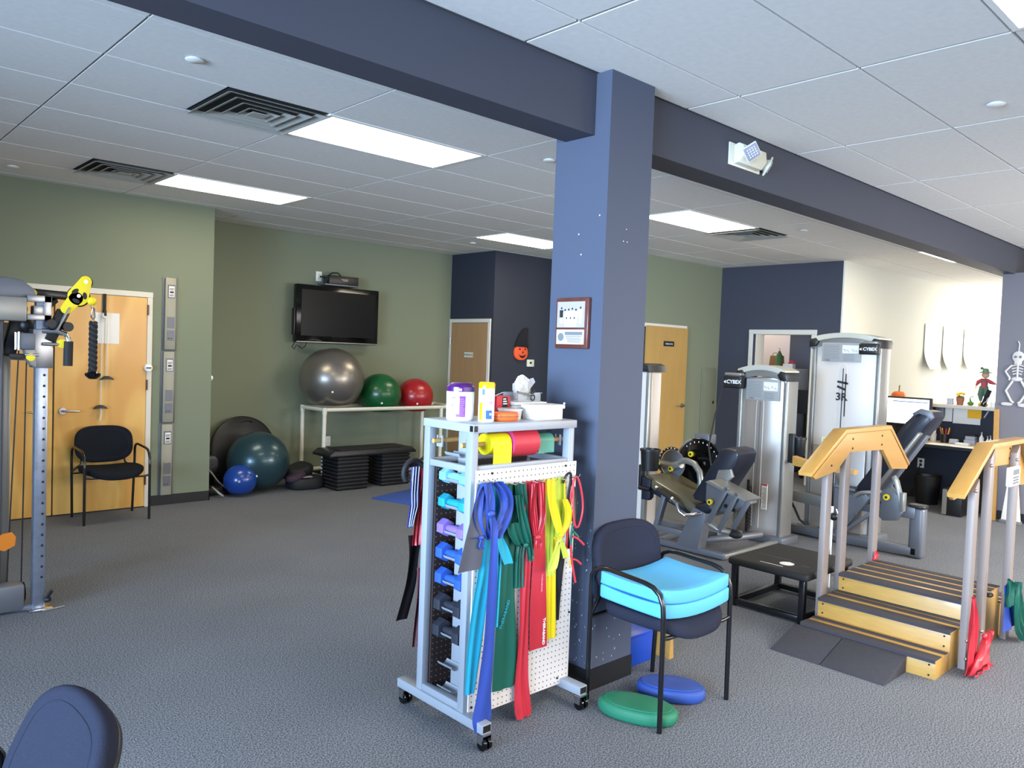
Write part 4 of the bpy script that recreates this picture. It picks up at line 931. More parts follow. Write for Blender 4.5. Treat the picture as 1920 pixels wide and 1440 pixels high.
obj('case_body', MB().cushion(Matrix.Translation((2.355, 2.550, Z+.020)), .066, .042, .040, 2.6), 'orange plastic', t)
obj('seam', MB().cushion(Matrix.Translation((2.355, 2.550, Z+.021)), .0668, .0428, .003, 2.6), 'brown wood frame', t)
t = thing('round_tub', 'cloudy round plastic tub behind the orange case', 'tub', (2.445, 2.615, Z))
obj('tub_body', MB().lathe([(0, 0), (.050, 0), (.055, .04), (0, .04)], (2.445, 2.615, Z), n=40), 'cloudy plastic', t); obj('lid', MB().lathe([(0, .040), (.058, .040), (.058, .048), (0, .049)], (2.445, 2.615, Z), n=40), 'cloudy plastic', t)
t = thing('tape_box', 'small red and black kinesiology tape box behind the wipes', 'box', (2.385, 2.70, Z))
obj('carton', MB().box(2.415, 2.498, 2.675, 2.735, Z, Z+.10, .001), 'red card', t, smooth=False); obj('label', MB().box(2.45, 2.483, 2.6735, 2.675, Z+.025, Z+.095), 'dark text', t, smooth=False); obj('flap', MB().bar((2.415, 2.69, Z+.10), (2.435, 2.66, Z+.118), .03, .002), 'paper', t)
tx = MB()
for k in range(3): tx.box(2.454, 2.479-.004*k, 2.6725, 2.6736, Z+.062+k*.011, Z+.067+k*.011)
obj('printed_lines', tx, 'white text', t, smooth=False)
t = thing('storage_tub', 'rectangular white lidded tub at the right end of the rack top', 'tub', (2.62, 2.60, Z))
obj('tub_body', MB().prism([(2.528, 2.508), (2.68, 2.508), (2.70, 2.525), (2.70, 2.60), (2.68, 2.617), (2.528, 2.617), (2.512, 2.60), (2.512, 2.525)], 'z', Z, Z+.050, .003), 'tub white', t)
obj('lid', MB().prism([(2.522, 2.50), (2.688, 2.50), (2.708, 2.52), (2.708, 2.605), (2.688, 2.625), (2.522, 2.625), (2.504, 2.605), (2.504, 2.52)], 'z', Z+.050, Z+.068, .004), 'tub white', t)
t = thing('storage_tub', 'second white tub standing behind the front one under the clear tray', 'tub', (2.55, 2.71, Z))
obj('tub_body', MB().box(2.51, 2.705, 2.645, 2.775, Z, Z+.058, .008), 'tub white', t); obj('lid', MB().box(2.505, 2.711, 2.639, 2.781, Z+.058, Z+.072, .005), 'tub white', t)
tx = MB()
for k in range(7): tx.bar((2.518+k*.017, 2.638, Z+.040), (2.528+k*.017, 2.638, Z+.046+.004*(k % 3)), .002, .004)
obj('handwriting', tx, 'dark text', t)
t = thing('clear_tray', 'clear plastic tray with a crumpled white bag on top of the tubs', 'tray', (2.60, 2.70, Z+.072))
tr = MB().box(2.53, 2.68, 2.655, 2.658, Z+.073, Z+.115).box(2.53, 2.68, 2.757, 2.76, Z+.073, Z+.115).box(2.53, 2.533, 2.658, 2.757, Z+.073, Z+.115).box(2.677, 2.68, 2.658, 2.757, Z+.073, Z+.115).box(2.53, 2.68, 2.655, 2.76, Z+.0725, Z+.075).box(2.524, 2.686, 2.65, 2.655, Z+.113, Z+.116)
obj('tray_body', tr, 'clear plastic', t, smooth=False)
t = thing('plastic_bag', 'crumpled translucent white bag standing in the clear tray', 'bag', (2.56, 2.70, Z+.076))
bg_ = MB(); random.seed(3)
tmp = MB().sph((0, 0, 0), 1, (.055, .025, .058), 16, 12)
for v in tmp.bm.verts: v.co += Vector((random.uniform(-.006, .006), random.uniform(-.006, .006), random.uniform(-.008, .008)))
bg_.add(tmp, Matrix.Translation((2.600, 2.705, Z+.136))); obj('crumpled_film', bg_, 'cloudy plastic', t, smooth=False)
obj('bag_corner', MB().prism([(2.63, Z+.15), (2.655, Z+.135), (2.685, Z+.165), (2.67, Z+.185), (2.642, Z+.178)], 'y', 2.700, 2.703), 'label grey', t, smooth=False)
t = thing('scissors', 'dark metal scissors lying across the clear tray before the bag', 'scissors', (2.585, 2.647, Z+.075))
obj('blade', MB().bar((2.587, 2.646, Z+.105), (2.515, 2.646, Z+.122), .008, .002, (0, 1, 0)).bar((2.587, 2.644, Z+.112), (2.517, 2.644, Z+.118), .008, .002, (0, 1, 0)), 'black metal', t)
for c in ((2.613, Z+.126), (2.617, Z+.093)): obj('finger_loop', MB().tube(arc(c, .013, 0, 360, 16, 'y', 2.645)[:-1], .003, 8, closed=True).bar((2.587, 2.645, Z+.108), (c[0]-.011, 2.645, c[1]), .004, .004), 'black metal', t)
t = thing('glass_marble', 'small pale blue bead on the corner of the white tub lid', 'bead', (2.703, 2.512, Z+.068)); obj('bead', MB().sph((2.698, 2.515, Z+.0735), .0055, u=12, v=8), 'label grey', t)
# ================================================================ TRAINING STAIRS
t = st = thing('training_stairs', 'wooden therapy stairs with dark grip strips, taupe posts and arched wooden handrails', 'stairs', (5.18, 1.77, 0))
Y0, Y1 = 1.40, 2.14
for x0, x1, h, n in ((4.42, 4.63, .105, 'step_box'), (4.63, 4.90, .21, 'step_box'), (4.90, 5.46, .315, 'platform_box'), (5.46, 5.73, .21, 'step_box'), (5.73, 5.94, .105, 'step_box')):
    b = MB().box(x0, x1-.001, Y0, Y1, 0, h-.012, .001).box(x0-.004, x1-.001, Y0-.004, Y1+.004, h-.012, h-.002, .002)
    o = obj(n, b, 'wood step', st)
    sc = MB()
    if x0 < 5.0:
        for y in (Y0+.03, Y1-.03):
            for z in (h-.03, h-.085): sc.cyl((x0+.001, y, z), (x0-.003, y, z), .005, n=10)
        obj('screw', sc, 'black metal', o)
def strips(x0, x1, h, cuts):
    for a, b in cuts: obj('grip_strip', MB().box(x0+a, x0+b, Y0-.003, Y1+.003, h-.002, h+.0015, .0006), 'grip strip', st)
strips(4.42, 4.63, .105, ((-.006, .085), (.135, .18)))
strips(4.63, 4.90, .21, ((-.006, .10), (.15, .20), (.225, .268)))
strips(4.90, 5.46, .315, ((-.006, .095), (.14, .22), (.265, .345), (.39, .47), (.51, .566)))
strips(5.46, 5.73, .21, ((.01, .05), (.09, .14), (.18, .276))); strips(5.73, 5.94, .105, ((.02, .06), (.12, .216)))
nz = MB().box(4.411, 4.416, Y0, Y1, .088, .106).box(4.891, 4.895, Y0, Y1, .30, .3155).box(4.621, 4.625, Y0, Y1, .195, .2105)
obj('nosing', nz, 'grip strip', st, smooth=False)
for ya, yb, yo, sgn in ((1.383, 1.405, 1.318, -1), (2.135, 2.157, 2.222, 1)):     # side board ya..yb, top rail reaching outwards to yo
    sb = [(4.47, .965), (4.90, 1.200), (5.58, 1.200), (5.93, .925), (5.91, .905), (5.64, .925), (5.47, 1.070), (4.955, 1.085), (4.78, .975), (4.50, .945)]
    hr = obj('handrail', MB().prism(sb, 'y', ya, yb, .002), 'wood rail', st)
    rl = MB(); P = [(4.455, .965), (4.893, 1.206), (5.588, 1.206), (5.95, .925)]; Q = [(4.450, .987), (4.885, 1.228), (5.596, 1.228), (5.965, .940)]
    y0, y1 = min(ya, yo), max(yb, yo)
    rl.prism(P+Q[::-1], 'y', y0, y1, .004); obj('top_rail', rl, 'wood rail', hr)
    for x, z in ((4.70, 1.015), (4.985, 1.165), (4.985, 1.105), (5.44, 1.165), (5.44, 1.105)):
        obj('bolt', MB().cyl((x, ya-.003, z), (x, ya+.001, z), .007, n=10), 'black metal', hr)
    py0, py1 = (1.345, 1.382) if sgn < 0 else (2.158, 2.195)
    for x, zt in ((4.745, 1.02), (4.99, 1.17), (5.485, 1.17)):
        p = obj('post', MB().prism([(x-.036, 0), (x+.036, 0), (x+.036, zt-.02), (x+.024, zt+.02), (x-.036, zt-.03)], 'y', py0, py1, .003), 'taupe paint', st)
        if sgn < 0:
            for z in (.06, .16, .98 if x < 4.8 else 1.10): obj('bolt_cap', MB().sph((x-.034, py0-.002, z), .010, u=10, v=8), 'chrome', p)
# rubber ramp in front of the first step
rp = lambda y0, y1: MB().prism([(4.125, 0), (4.408, 0), (4.408, .088), (4.395, .09), (4.125, .006)], 'y', y0, y1, .002)
for y0, y1, l in ((1.54, 1.878, 'right half of the black rubber ramp before the stairs'), (1.884, 2.17, 'left half of the black rubber ramp before the stairs')):
    solo('threshold_ramp', rp(y0, y1), 'rubber ramp', l, 'ramp', 'rubber ramp halves')
# alarm keypad fixed on the far right-hand post
t = thing('timer_keypad', 'white keypad with grey display stuck on the right stair post', 'keypad', (5.25, 1.29, .95))
obj('housing', MB().box(5.235, 5.425, 1.315, 1.343, .955, 1.07, .008), 'white plastic', t)
obj('display', MB().box(5.275, 5.385, 1.3115, 1.3155, 1.025, 1.055), 'grey text', t, smooth=False)
bt = MB()
for i in range(4):
    for k in range(3): bt.box(5.275+i*.030, 5.290+i*.030, 1.3115, 1.3155, .972+k*.016, .981+k*.016)
obj('button', bt, 'grey text', t, smooth=False)
# bands knotted round the stair posts
t = thing('resistance_band', 'red latex band knotted round the right stair posts and trailing on the carpet', 'resistance band', (4.72, 1.30, 0))
obj('hanging_strip', MB().ribbon([(4.615, 4.675, .42), (4.625, 4.70, .33), (4.62, 4.72, .22), (4.60, 4.74, .12), (4.585, 4.78, .05), (4.58, 4.80, .012)], 1.305, .010, 2), 'latex red', t)
obj('hanging_strip', MB().ribbon([(4.84, 4.885, .19), (4.79, 4.89, .15), (4.70, 4.90, .10), (4.62, 4.90, .055), (4.58, 4.89, .010)], 1.285, .012, 3, ph=1), 'latex red', t)
obj('floor_tail', MB().ribbon([(4.585, 4.86, .028), (4.60, 4.88, .016), (4.62, 4.90, .008)], 1.262, .006, 3), 'latex red', t)
obj('knot', MB().sph((4.825, 1.290, .178), .020, (1.3, .7, .8), 14, 10), 'latex red', t)
obj('tail', MB().ribbon([(4.84, 4.875, .205), (4.87, 4.93, .19), (4.885, 4.92, .165)], 1.28, .005, 1), 'latex red', t)
t = thing('resistance_band', 'green latex band wrapped over a blue band at the right edge of the photo', 'resistance band', (5.35, 1.28, 0))
obj('hanging_strip', MB().ribbon([(5.11, 5.17, .44), (5.12, 5.25, .39), (5.11, 5.27, .33), (5.13, 5.25, .28)], 1.27, .010, 3), 'latex green', t)
obj('hanging_strip', MB().ribbon([(5.29, 5.32, .40), (5.24, 5.38, .32), (5.25, 5.46, .22), (5.33, 5.53, .12), (5.42, 5.58, .05), (5.46, 5.57, .015)], 1.262, .012, 3, ph=2), 'latex green', t)
t = thing('resistance_band', 'blue latex band hanging behind the green band by the stair platform', 'resistance band', (5.28, 1.30, 0))
obj('hanging_strip', MB().ribbon([(5.13, 5.22, .40), (5.13, 5.30, .30), (5.14, 5.38, .20), (5.15, 5.45, .115)], 1.29, .006, 2), 'latex blue', t)
solo('band_knot', MB().sph((5.075, 1.345, .345), .022, (1.6, .8, .6), 12, 8), 'latex black', 'small black knot of band on the right platform edge', 'band')
solo('latex_scrap', MB().ribbon([(5.415, 5.47, .375), (5.40, 5.48, .345), (5.39, 5.44, .322)], 2.135, .006, 2), 'latex red', 'red latex knot at the foot of the left rear stair post', 'band')
# black plyo step stool
t = thing('step_stool', 'low black step stool with round logo between near chair and stairs', 'stool', (4.98, 2.50, 0))
# it stands clear of the stairs, a little askew
sx0, sx1, sy0, sy1 = 4.66, 5.29, 2.245, 2.76
obj('top', MB().box(sx0-.02, sx1+.02, sy0-.02, sy1+.02, .275, .325, .018, 3), 'black rubber', t)
for x, y in ((sx0+.02, sy0+.02), (sx1-.02, sy0+.02), (sx0+.02, sy1-.02), (sx1-.02, sy1-.02)): obj('leg', MB().box(x-.019, x+.019, y-.019, y+.019, 0, .276, .003), 'black metal', t)
for (a, b, c, d) in ((sx0+.001, sx0+.039, sy0+.04, sy1-.04), (sx1-.039, sx1-.001, sy0+.04, sy1-.04), (sx0+.04, sx1-.04, sy0+.001, sy0+.039), (sx0+.04, sx1-.04, sy1-.039, sy1-.001)): obj('base_rail', MB().box(a, b, c, d, .012, .05, .003), 'black metal', t)
lg = MB(); lg.lathe([(.040, 0), (.046, 0), (.046, .001), (.040, .001)], (4.80, 2.44, .3252), n=32); lg.tube([(4.80+.02*cos(a)*1.0, 2.44+.038*sin(a), .3262) for a in [2*pi*i/20 for i in range(20)]], .002, 5, closed=True)
lg.tube([(4.80+.042*cos(a), 2.44+.015*sin(a), .3262) for a in [2*pi*i/20 for i in range(20)]], .002, 5, closed=True); lg.box(4.705, 4.711, 2.42, 2.58, .3252, .3262)
obj('logo', lg, 'paper', t); ln = MB(); ln.box(4.835, 4.838, 2.30, 2.36, .3252, .3258).box(4.90, 4.903, 2.46, 2.70, .3252, .3258); obj('printed_lines', ln, 'grey text', t, smooth=False)
t = thing('measuring_rod', 'white upright rod with a black ball knob behind the black stool', 'rod', (5.62, 2.56, 0))
obj('rod', MB().box(5.612, 5.628, 2.522, 2.538, 0.0, .60, .002), 'white plastic', t); obj('knob', MB().sph((5.60, 2.505, .53), .030, u=20, v=12), 'black plastic', t)
obj('upper_rod', MB().box(5.612, 5.628, 2.522, 2.538, .60, .85, .002), 'black metal', t)

# ================================================================ STRENGTH MACHINES
def tower(par, X, y0, y1, h, D, plac, tint, pouch, stack=False):
    """guarded weight stack: y0 near side (right in view), y1 far side; front face at X looks towards -X"""
    w_ = y1-y0; cy = (y0+y1)/2
    # frame core and side columns
    for y, s in ((y0, 1), (y1, -1)):
        c = MB().box(X, X+D, y, y+s*.045, .02, h-.12, .014, 3); obj('side_column', c, 'machine silver', par)
    c = MB(); n = 14; pts = []
    for i in range(n+1):
        u = -1+2*i/n; pts.append((cy+u*(w_/2-.045), X+.02-.045*(1-u*u)))
    for i in range(n, -1, -1):
        u = -1+2*i/n; pts.append((cy+u*(w_/2-.045), X+.035-.045*(1-u*u)))
    c.prism([(x, y) for y, x in pts], 'z', .06, h-.13); obj('front_shroud', c, tint, par)
    obj('rear_shroud', MB().box(X+D-.03, X+D-.015, y0+.045, y1-.045, .05, h-.13, .003), 'machine grey', par)
    gv = MB().prism([(cy-.018, .16), (cy+.018, .16), (cy+.018, h-.36), (cy+.012, h-.335), (cy-.012, h-.335), (cy-.018, h-.36)], 'x', X-.028, X-.0245); 
    gv2 = MB()
    for s in (-1, 1): gv2.tube([(X-.027, cy+s*.035, .12), (X-.027, cy+s*.035, h-.36), (X-.027, cy+s*.022, h-.325), (X-.027, cy, h-.312)], .0035, 6)
    obj('guide_slot', gv2, 'shroud clear', par)
    obj('stack_rod', MB().cyl((X-.029, cy, .14), (X-.029, cy, h-.35), .004, n=8), 'grey text' if not stack else 'dark text', par)
    # arched cap
    cp = MB(); A = []; B = []
    for i in range(17):
        u = -1+2*i/16; A.append((cy+u*(w_/2-.005), h-.015-.055*u*u-.045)); B.append((cy+u*(w_/2-.005), h-.015-.045*u*u))
    cp.prism(A+B[::-1], 'x', X-.045, X+D+.01, .008); obj('arched_cap', cp, 'cap cream', par)
    cp = MB(); A2 = [(y, z-.055) for y, z in A]; cp.prism(A2+[(y, z) for y, z in A[::-1]], 'x', X-.03, X+.01, .002); obj('cap_fascia', cp, 'machine silver', par)
    for y, s in ((y0, 1), (y1, -1)):
        cc = MB().prism([(y-s*.008, h-.155), (y+s*.06, h-.145), (y+s*.085, h-.10), (y+s*.055, h-.065), (y+s*.0, h-.075), (y-s*.012, h-.10)], 'x', X-.055, X+D+.015, .012)
        obj('corner_cap', cc, 'black plastic', par)
    # placard
    z1, z0, pa, pb = plac
    pk = obj('placard', MB().box(X-.034, X-.030, pa, pb, z0, z1, .001).box(X-.032, X-.02, pa+.02, pb-.02, z0+.02, z1-.02), 'placard', par)
    tl = MB(); W = pb-pa; Hh = z1-z0
    for k in range(11):
        zz = z1-.02-k*(Hh-.04)/11; tl.box(X-.0352, X-.034, pb-.02-W*.42+.02*(k*7 % 3)/3, pb-.015, zz-.0025, zz)
    for k in range(4): tl.box(X-.0352, X-.034, pa+.02+W*.10, pa+.02+W*.38, z0+.018+k*.016, z0+.021+k*.016)
    obj('printed_lines', tl, 'grey text', pk, smooth=False)
    text('lettering', 'CYBEX', .018, (X-.0350, pb-.055, z0+.014), (0, -1, 0), (0, 0, 1), 'dark text', pk, .0006)
    wh = obj('picture_panel', MB().box(X-.0356, X-.034, pa+.018, pa+.018+W*.42, z1-.022-Hh*.42, z1-.022), 'paper', pk, smooth=False)
    fg = MB()
    for q in (0, 1):
        yy = pa+.018+W*(.10+.21*(1-q)); zz = z1-.022-Hh*.25
        fg.bar((X-.0362, yy+.02, zz-.012), (X-.0362, yy-.012, zz+.004*(1-2*q)), .0012, .008, (1, 0, 0)); fg.bar((X-.0362, yy-.010, zz), (X-.0362, yy-.022, zz-.02), .0012, .006, (1, 0, 0)); fg.sph((X-.0362, yy+.022, zz+.004), .005, (.2, 1, 1), 8, 6)
    obj('figure_drawing', fg, 'red card' if not stack else 'grey text', wh, smooth=False)
    # logo pouch
    py0, py1, pz0, pz1 = pouch
    pc = obj('logo_pouch', MB().box(X-.115, X-.030, py0, py1, pz0, pz1, .012, 3), 'black plastic', par, 'black pouch with white lettering')
    obj('pouch_lid', MB().box(X-.105, X-.035, py0+.01, py1-.01, pz1-.004, pz1+.022, .006), 'machine silver', pc)
    hh = pz1-pz0; text('lettering', 'CYBEX', hh*.40, (X-.1157, (py0+py1)/2-.020, pz0+hh*.48), (0, -1, 0), (.0, 0, 1), 'white text', pc, .0006, bold=.0012)
    sw = MB(); cyy = py1-(py1-py0)*.17
    sw.prism([(cyy+.022, pz0+hh*.48), (cyy+.006, pz0+hh*.58), (cyy-.012, pz0+hh*.60), (cyy+.006, pz0+hh*.53), (cyy-.008, pz0+hh*.40), (cyy+.010, pz0+hh*.38)], 'x', X-.1162, X-.1150)
    obj('swoosh_logo', sw, 'white text', pc, smooth=False)
def knob(par, p, r=.022, ax='x'):
    o = obj('yellow_knob', MB().lathe([(0, -.028), (r, -.026), (r, -.004), (.012, 0), (.012, .01)], p, ax, 20), 'yellow plastic', par)
    q = (p[0]-.0285, p[1], p[2]); obj('knob_mark', MB().lathe([(.004, -.001), (.012, -.001), (.012, 0), (.004, 0)], q, ax, 16), 'dark text', o)
def cup(par, x, y, z, r=.052, h=.15):
    obj('bottle_holder', MB().lathe([(r*.80, 0), (r*.86, .004), (r, h-.02), (r*1.08, h-.018), (r*1.08, h), (r*.96, h), (r*.78, .012)], (x, y, z), 'z', 28), 'black plastic', par)
def plate(name, par, pts, x0, x1, m, bev=.006, label=None): return obj(name, MB().prism(pts, 'x', x0, x1, bev), m, par, label)
def tub(name, par, pts, r, m, n=12): return obj(name, MB().tube(pts, r, n), m, par)

# ---- leg curl machine: short tower and prone bench
t = mc = thing('leg_curl_machine', 'prone leg curl machine with short tower, bench with painted olive sheen and black backrest', 'exercise machine', (6.1, 3.8, 0))
tower(mc, 6.56, 3.41, 3.90, 1.62, .20, (1.475, 1.285, 3.47, 3.80), 'shroud grey', (3.81, 4.00, 1.38, 1.50))
obj('warning_label', MB().box(6.515, 6.522, 3.535, 3.59, .30, .53), 'paper', mc, smooth=False); obj('warning_stripe', MB().box(6.5135, 6.5155, 3.535, 3.59, .515, .53), 'red card', mc, smooth=False)
tx = MB()
for k in range(14): tx.box(6.5135, 6.5155, 3.543, 3.583-.006*(k % 3), .315+k*.0135, .319+k*.0135)
obj('printed_lines', tx, 'grey text', mc, smooth=False)
obj('tower_base', MB().box(6.50, 6.80, 3.36, 3.93, 0, .07, .012), 'machine grey', mc)
cup(mc, 6.70, 3.345, .80, .055, .17); obj('holder_bracket', MB().box(6.62, 6.66, 3.36, 3.41, .74, 1.0, .004).cyl((6.60, 3.37, .755), (6.60, 3.30, .755), .015, n=10), 'black plastic', mc)
tub('strap_cord', mc, [(6.50, 4.02, 1.40), (6.35, 4.00, 1.15), (6.15, 3.93, .85), (6.0, 3.80, .70)], .008, 'black rubber', 8)
# frame on floor
obj('base_rail', MB().bar((5.64, 3.40, .035), (5.64, 4.14, .035), .06, .05, bev=.006), 'machine grey', mc); obj('base_rail', MB().bar((5.64, 3.42, .03), (6.52, 3.42, .03), .05, .04, bev=.006), 'machine silver', mc)
obj('base_rail', MB().bar((5.62, 4.08, .04), (6.10, 4.16, .04), .07, .06, bev=.006), 'machine grey', mc)
obj('curved_guard', MB().tube([(5.66, 3.80, .05), (5.70, 3.70, .10), (5.80, 3.58, .125), (6.0, 3.50, .125), (6.3, 3.46, .12)], .028, 12), 'machine grey', mc)
obj('rear_post', MB().bar((5.66, 4.13, .06), (5.66, 4.02, .47), .06, .045, (0, 1, 0), .006), 'machine grey', mc)
plate('main_post', mc, [(3.86, .05), (3.64, .05), (3.575, .36), (3.70, .40)], 5.60, 5.72, 'machine grey'); obj('cross_strut', MB().bar((5.64, 3.80, .15), (5.64, 4.09, .15), .05, .05, bev=.004), 'machine grey', mc)
# bench pad, tilted in two planes
bp = MB(); q = [(4.26, .57), (4.22, .60), (3.68, .415), (3.68, .375), (3.72, .33), (4.24, .50)]
bp.prism([(4.24, .545), (4.22, .59), (3.69, .41), (3.64, .36), (3.68, .33), (4.22, .50)], 'x', 5.62, 6.08, .018); obj('bench_pad', bp, 'vinyl painted sheen', mc, 'vinyl bench pad with painted olive sheen')  # olive colour stands in for reflections on the vinyl
plate('pad_end', mc, [(4.245, .58), (4.15, .56), (4.15, .40), (4.17, .375), (4.245, .375)], 5.60, 5.66, 'vinyl navy pad')
obj('pad_shell', MB().prism([(4.24, .505), (3.68, .33), (3.68, .29), (4.20, .45)], 'x', 5.64, 6.06, .008), 'vinyl navy pad', mc)
obj('hip_pad', MB().cushion(Matrix.Translation((5.80, 3.60, .40)) @ Matrix.Rotation(radians(-22), 4, 'X'), .20, .15, .10, 3), 'vinyl navy pad', mc)
tub('grip_bar', mc, [(5.50, 4.01, .515), (5.50, 3.84, .445)], .019, 'black rubber'); tub('grip_tube', mc, [(5.50, 3.845, .447), (5.50, 3.80, .42), (5.50, 3.77, .36), (5.51, 3.72, .33), (5.55, 3.66, .345), (5.62, 3.62, .36)], .014, 'chrome')
obj('grip_collar', MB().cyl((5.50, 4.02, .519), (5.50, 4.00, .511), .021, n=14), 'chrome', mc); obj('grip_collar', MB().cyl((5.50, 3.852, .450), (5.50, 3.835, .443), .023, n=14), 'chrome', mc)
# adjustable back pad seen from behind
bk = [(3.73, .49), (3.71, .455), (3.62, .445), (3.52, .49), (3.33, .80), (3.315, .88), (3.34, .915), (3.42, .925), (3.485, .905)]
plate('back_pad', mc, bk, 5.62, 5.92, 'vinyl navy pad', .02)
plate('pad_bracket', mc, [(3.47, .74), (3.36, .76), (3.335, .70), (3.44, .60), (3.52, .57)], 5.585, 5.618, 'machine silver')
plate('arm_housing', mc, [(3.47, .64), (3.43, .66), (3.10, .565), (3.09, .54), (3.13, .52), (3.22, .46), (3.40, .43), (3.47, .50)], 5.42, 5.56, 'machine grey'); 
plate('arm_cover', mc, [(3.46, .66), (3.42, .68), (3.08, .575), (3.10, .555)], 5.38, 5.60, 'machine silver')
for (a, b), (c, d) in (((3.26, .64), (3.42, .33)), ((3.17, .61), (3.32, .29)), ((3.07, .57), (3.19, .34))): obj('link_arm', MB().bar((5.385, a, b), (5.385, c, d), .012, .042, (0, 1, 0), .002), 'machine grey', mc)
for y, z in ((3.26, .635), (3.17, .605), (3.42, .335), (3.32, .295)): obj('link_pin', MB().cyl((5.375, y, z), (5.40, y, z), .012, n=12), 'chrome', mc)
tub('foot_roller', mc, [(5.40, 3.41, .33), (5.40, 3.32, .30), (5.45, 3.24, .285), (5.50, 3.18, .285)], .024, 'machine silver'); obj('roller_end', MB().sph((5.46, 3.215, .28), .042, (1, 1.5, .8), 16, 10), 'black rubber', mc)
ch_ = MB()
for k in range(5): ch_.box(5.40, 5.425, 3.275-.022*k, 3.29-.022*k, .485-.006*k, .51-.006*k)
obj('range_plate', ch_, 'black plastic', mc, smooth=False)
knob(mc, (5.40, 3.405, .51)); 
sp_ = MB(); n = 100
for i in range(n): pass
sp_.tube([(6.50+.018*cos(i*.9), 3.70+.018*sin(i*.9), .10+i*.0045) for i in range(90)], .005, 6); obj('coil_cable', sp_, 'black rubber', mc); obj('shroud_gap', MB().box(6.506, 6.512, 3.71, 3.735, .06, .55), 'dark text', mc, smooth=False)
# ---- rotary cam assembly (second machine, its tower hidden by the column)
t = m2 = thing('leg_extension_machine', 'leg machine with black cam discs and cup holder, mostly hidden by the blue column', 'exercise machine', (6.1, 4.3, 0))
tb = MB().box(5.92, 6.14, 4.47, 4.92, .02, 1.50, .015, 3); obj('tower_housing', tb, 'shroud clear', m2)
obj('side_column', MB().box(5.90, 5.955, 4.435, 4.475, .02, 1.50, .010), 'machine silver', m2)
obj('corner_cap', MB().prism([(4.43, 1.50), (4.93, 1.50), (4.93, 1.555), (4.50, 1.58), (4.44, 1.56)], 'x', 5.88, 6.16, .01), 'black plastic', m2)
cup(m2, 5.62, 4.18, .64, .085, .19); obj('holder_bracket', MB().box(5.62, 5.90, 4.26, 4.30, .62, .66, .004).box(5.60, 5.66, 4.255, 4.285, .47, .68, .004).cyl((5.60, 4.27, .475), (5.60, 4.15, .475), .020, n=10), 'black plastic', m2)
cm = MB().lathe([(0, -.012), (.225, -.012), (.24, -.006), (.24, .006), (.225, .012), (0, .012)], (6.20, 4.05, .67), 'x', 56); bd = obj('cam_disc', cm, 'gloss black', m2)
obj('disc_rim', MB().tube(arc((4.05, .67), .236, -40, 70, 24, 'x', 6.19), .012, 8), 'machine silver', bd)
tk = MB()
for k in range(11):
    a = radians(48+k*13); tk.box(6.1865, 6.188, 4.05+.205*cos(a)-.004, 4.05+.205*cos(a)+.004, .67+.205*sin(a)-.007, .67+.205*sin(a)+.007)
obj('scale_marks', tk, 'white text', bd, smooth=False)
obj('scale_label', MB().prism([(4.05+.13*cos(radians(a)), .67+.13*sin(radians(a))) for a in (235, 220, 205, 190, 178)] + [(4.05+.165*cos(radians(a)), .67+.165*sin(radians(a))) for a in (178, 190, 205, 220, 235)], 'x', 6.186, 6.188), 'paper', bd, smooth=False)
obj('hub_bracket', MB().box(6.20, 6.32, 3.96, 4.12, .86, .95, .01), 'machine grey', m2)
sm = MB().lathe([(0, -.008), (.125, -.008), (.13, 0), (.125, .008), (0, .008)], (6.02, 4.215, .665), 'x', 40); sd = obj('small_cam_disc', sm, 'machine grey', m2)
rm = MB(); 
rm.tube(arc((4.215, .665), .145, -70, 110, 30, 'x', 6.01), .012, 8); ro = obj('notched_rim', rm, 'black plastic', sd)
ho = MB()
for k in range(12):
    a = radians(-65+k*15); ho.sph((5.998, 4.215+.145*cos(a), .665+.145*sin(a)), .006, u=8, v=6)
obj('rim_holes', ho, 'paper', ro)
tub('pivot_arm', m2, [(6.0, 4.40, .655), (6.0, 4.20, .65), (5.98, 4.10, .68)], .038, 'machine silver'); tub('curved_arm', m2, [(6.04, 4.16, .70), (6.0, 4.05, .715), (5.98, 3.96, .70), (5.96, 3.89, .64), (5.95, 3.865, .56), (5.95, 3.87, .50)], .028, 'machine silver')
knob(m2, (5.95, 4.33, .65), .030); knob(m2, (5.98, 4.20, .625), .024); knob(m2, (6.19, 4.13, .755), .026)
# support so that the discs stand on the floor
obj('disc_column', MB().bar((6.27, 4.05, .03), (6.27, 4.05, .90), .07, .10, (0, 1, 0), .008), 'machine grey', m2); obj('base_rail', MB().box(6.24, 6.32, 3.85, 4.50, 0, .07, .01).box(5.95, 6.24, 4.60, 4.70, 0, .06, .01), 'machine grey', m2)
# ---- leg press machine: tall tower, reclined seat
t = m3 = thing('leg_press_machine', 'seated leg press machine with tall silver tower and reclined dark backrest', 'exercise machine', (7.3, 3.0, 0))
tower(m3, 7.34, 2.93, 3.585, 1.95, .22, (1.84, 1.66, 3.10, 3.47), 'shroud clear', (2.925, 3.09, 1.735, 1.835), True)
mk = MB()
for a, b, c, d in ((3.30, 3.20, 1.475, 1.46), (3.30, 3.22, 1.43, 1.40)): mk.bar((7.293, a, c), (7.293, b, d), .004, .02, (0, 0, 1))
mk.box(7.291, 7.295, 3.215, 3.225, 1.15, 1.55); obj('selector_mark', mk, 'dark text', m3, smooth=False)
text('lettering', '3R', .10, (7.291, 3.255, 1.33), (0, -1, 0), (0, 0, 1), 'dark text', m3, .002, bold=.002)
obj('warning_label', MB().box(7.29, 7.296, 3.36, 3.42, .86, .94), 'paper', m3, smooth=False); obj('warning_mark', MB().box(7.2885, 7.2905, 3.375, 3.405, .89, .93), 'yellow plastic', m3, smooth=False)
obj('lower_shroud', MB().box(7.285, 7.30, 3.0, 3.50, .07, .86, .01), 'shroud grey', m3)
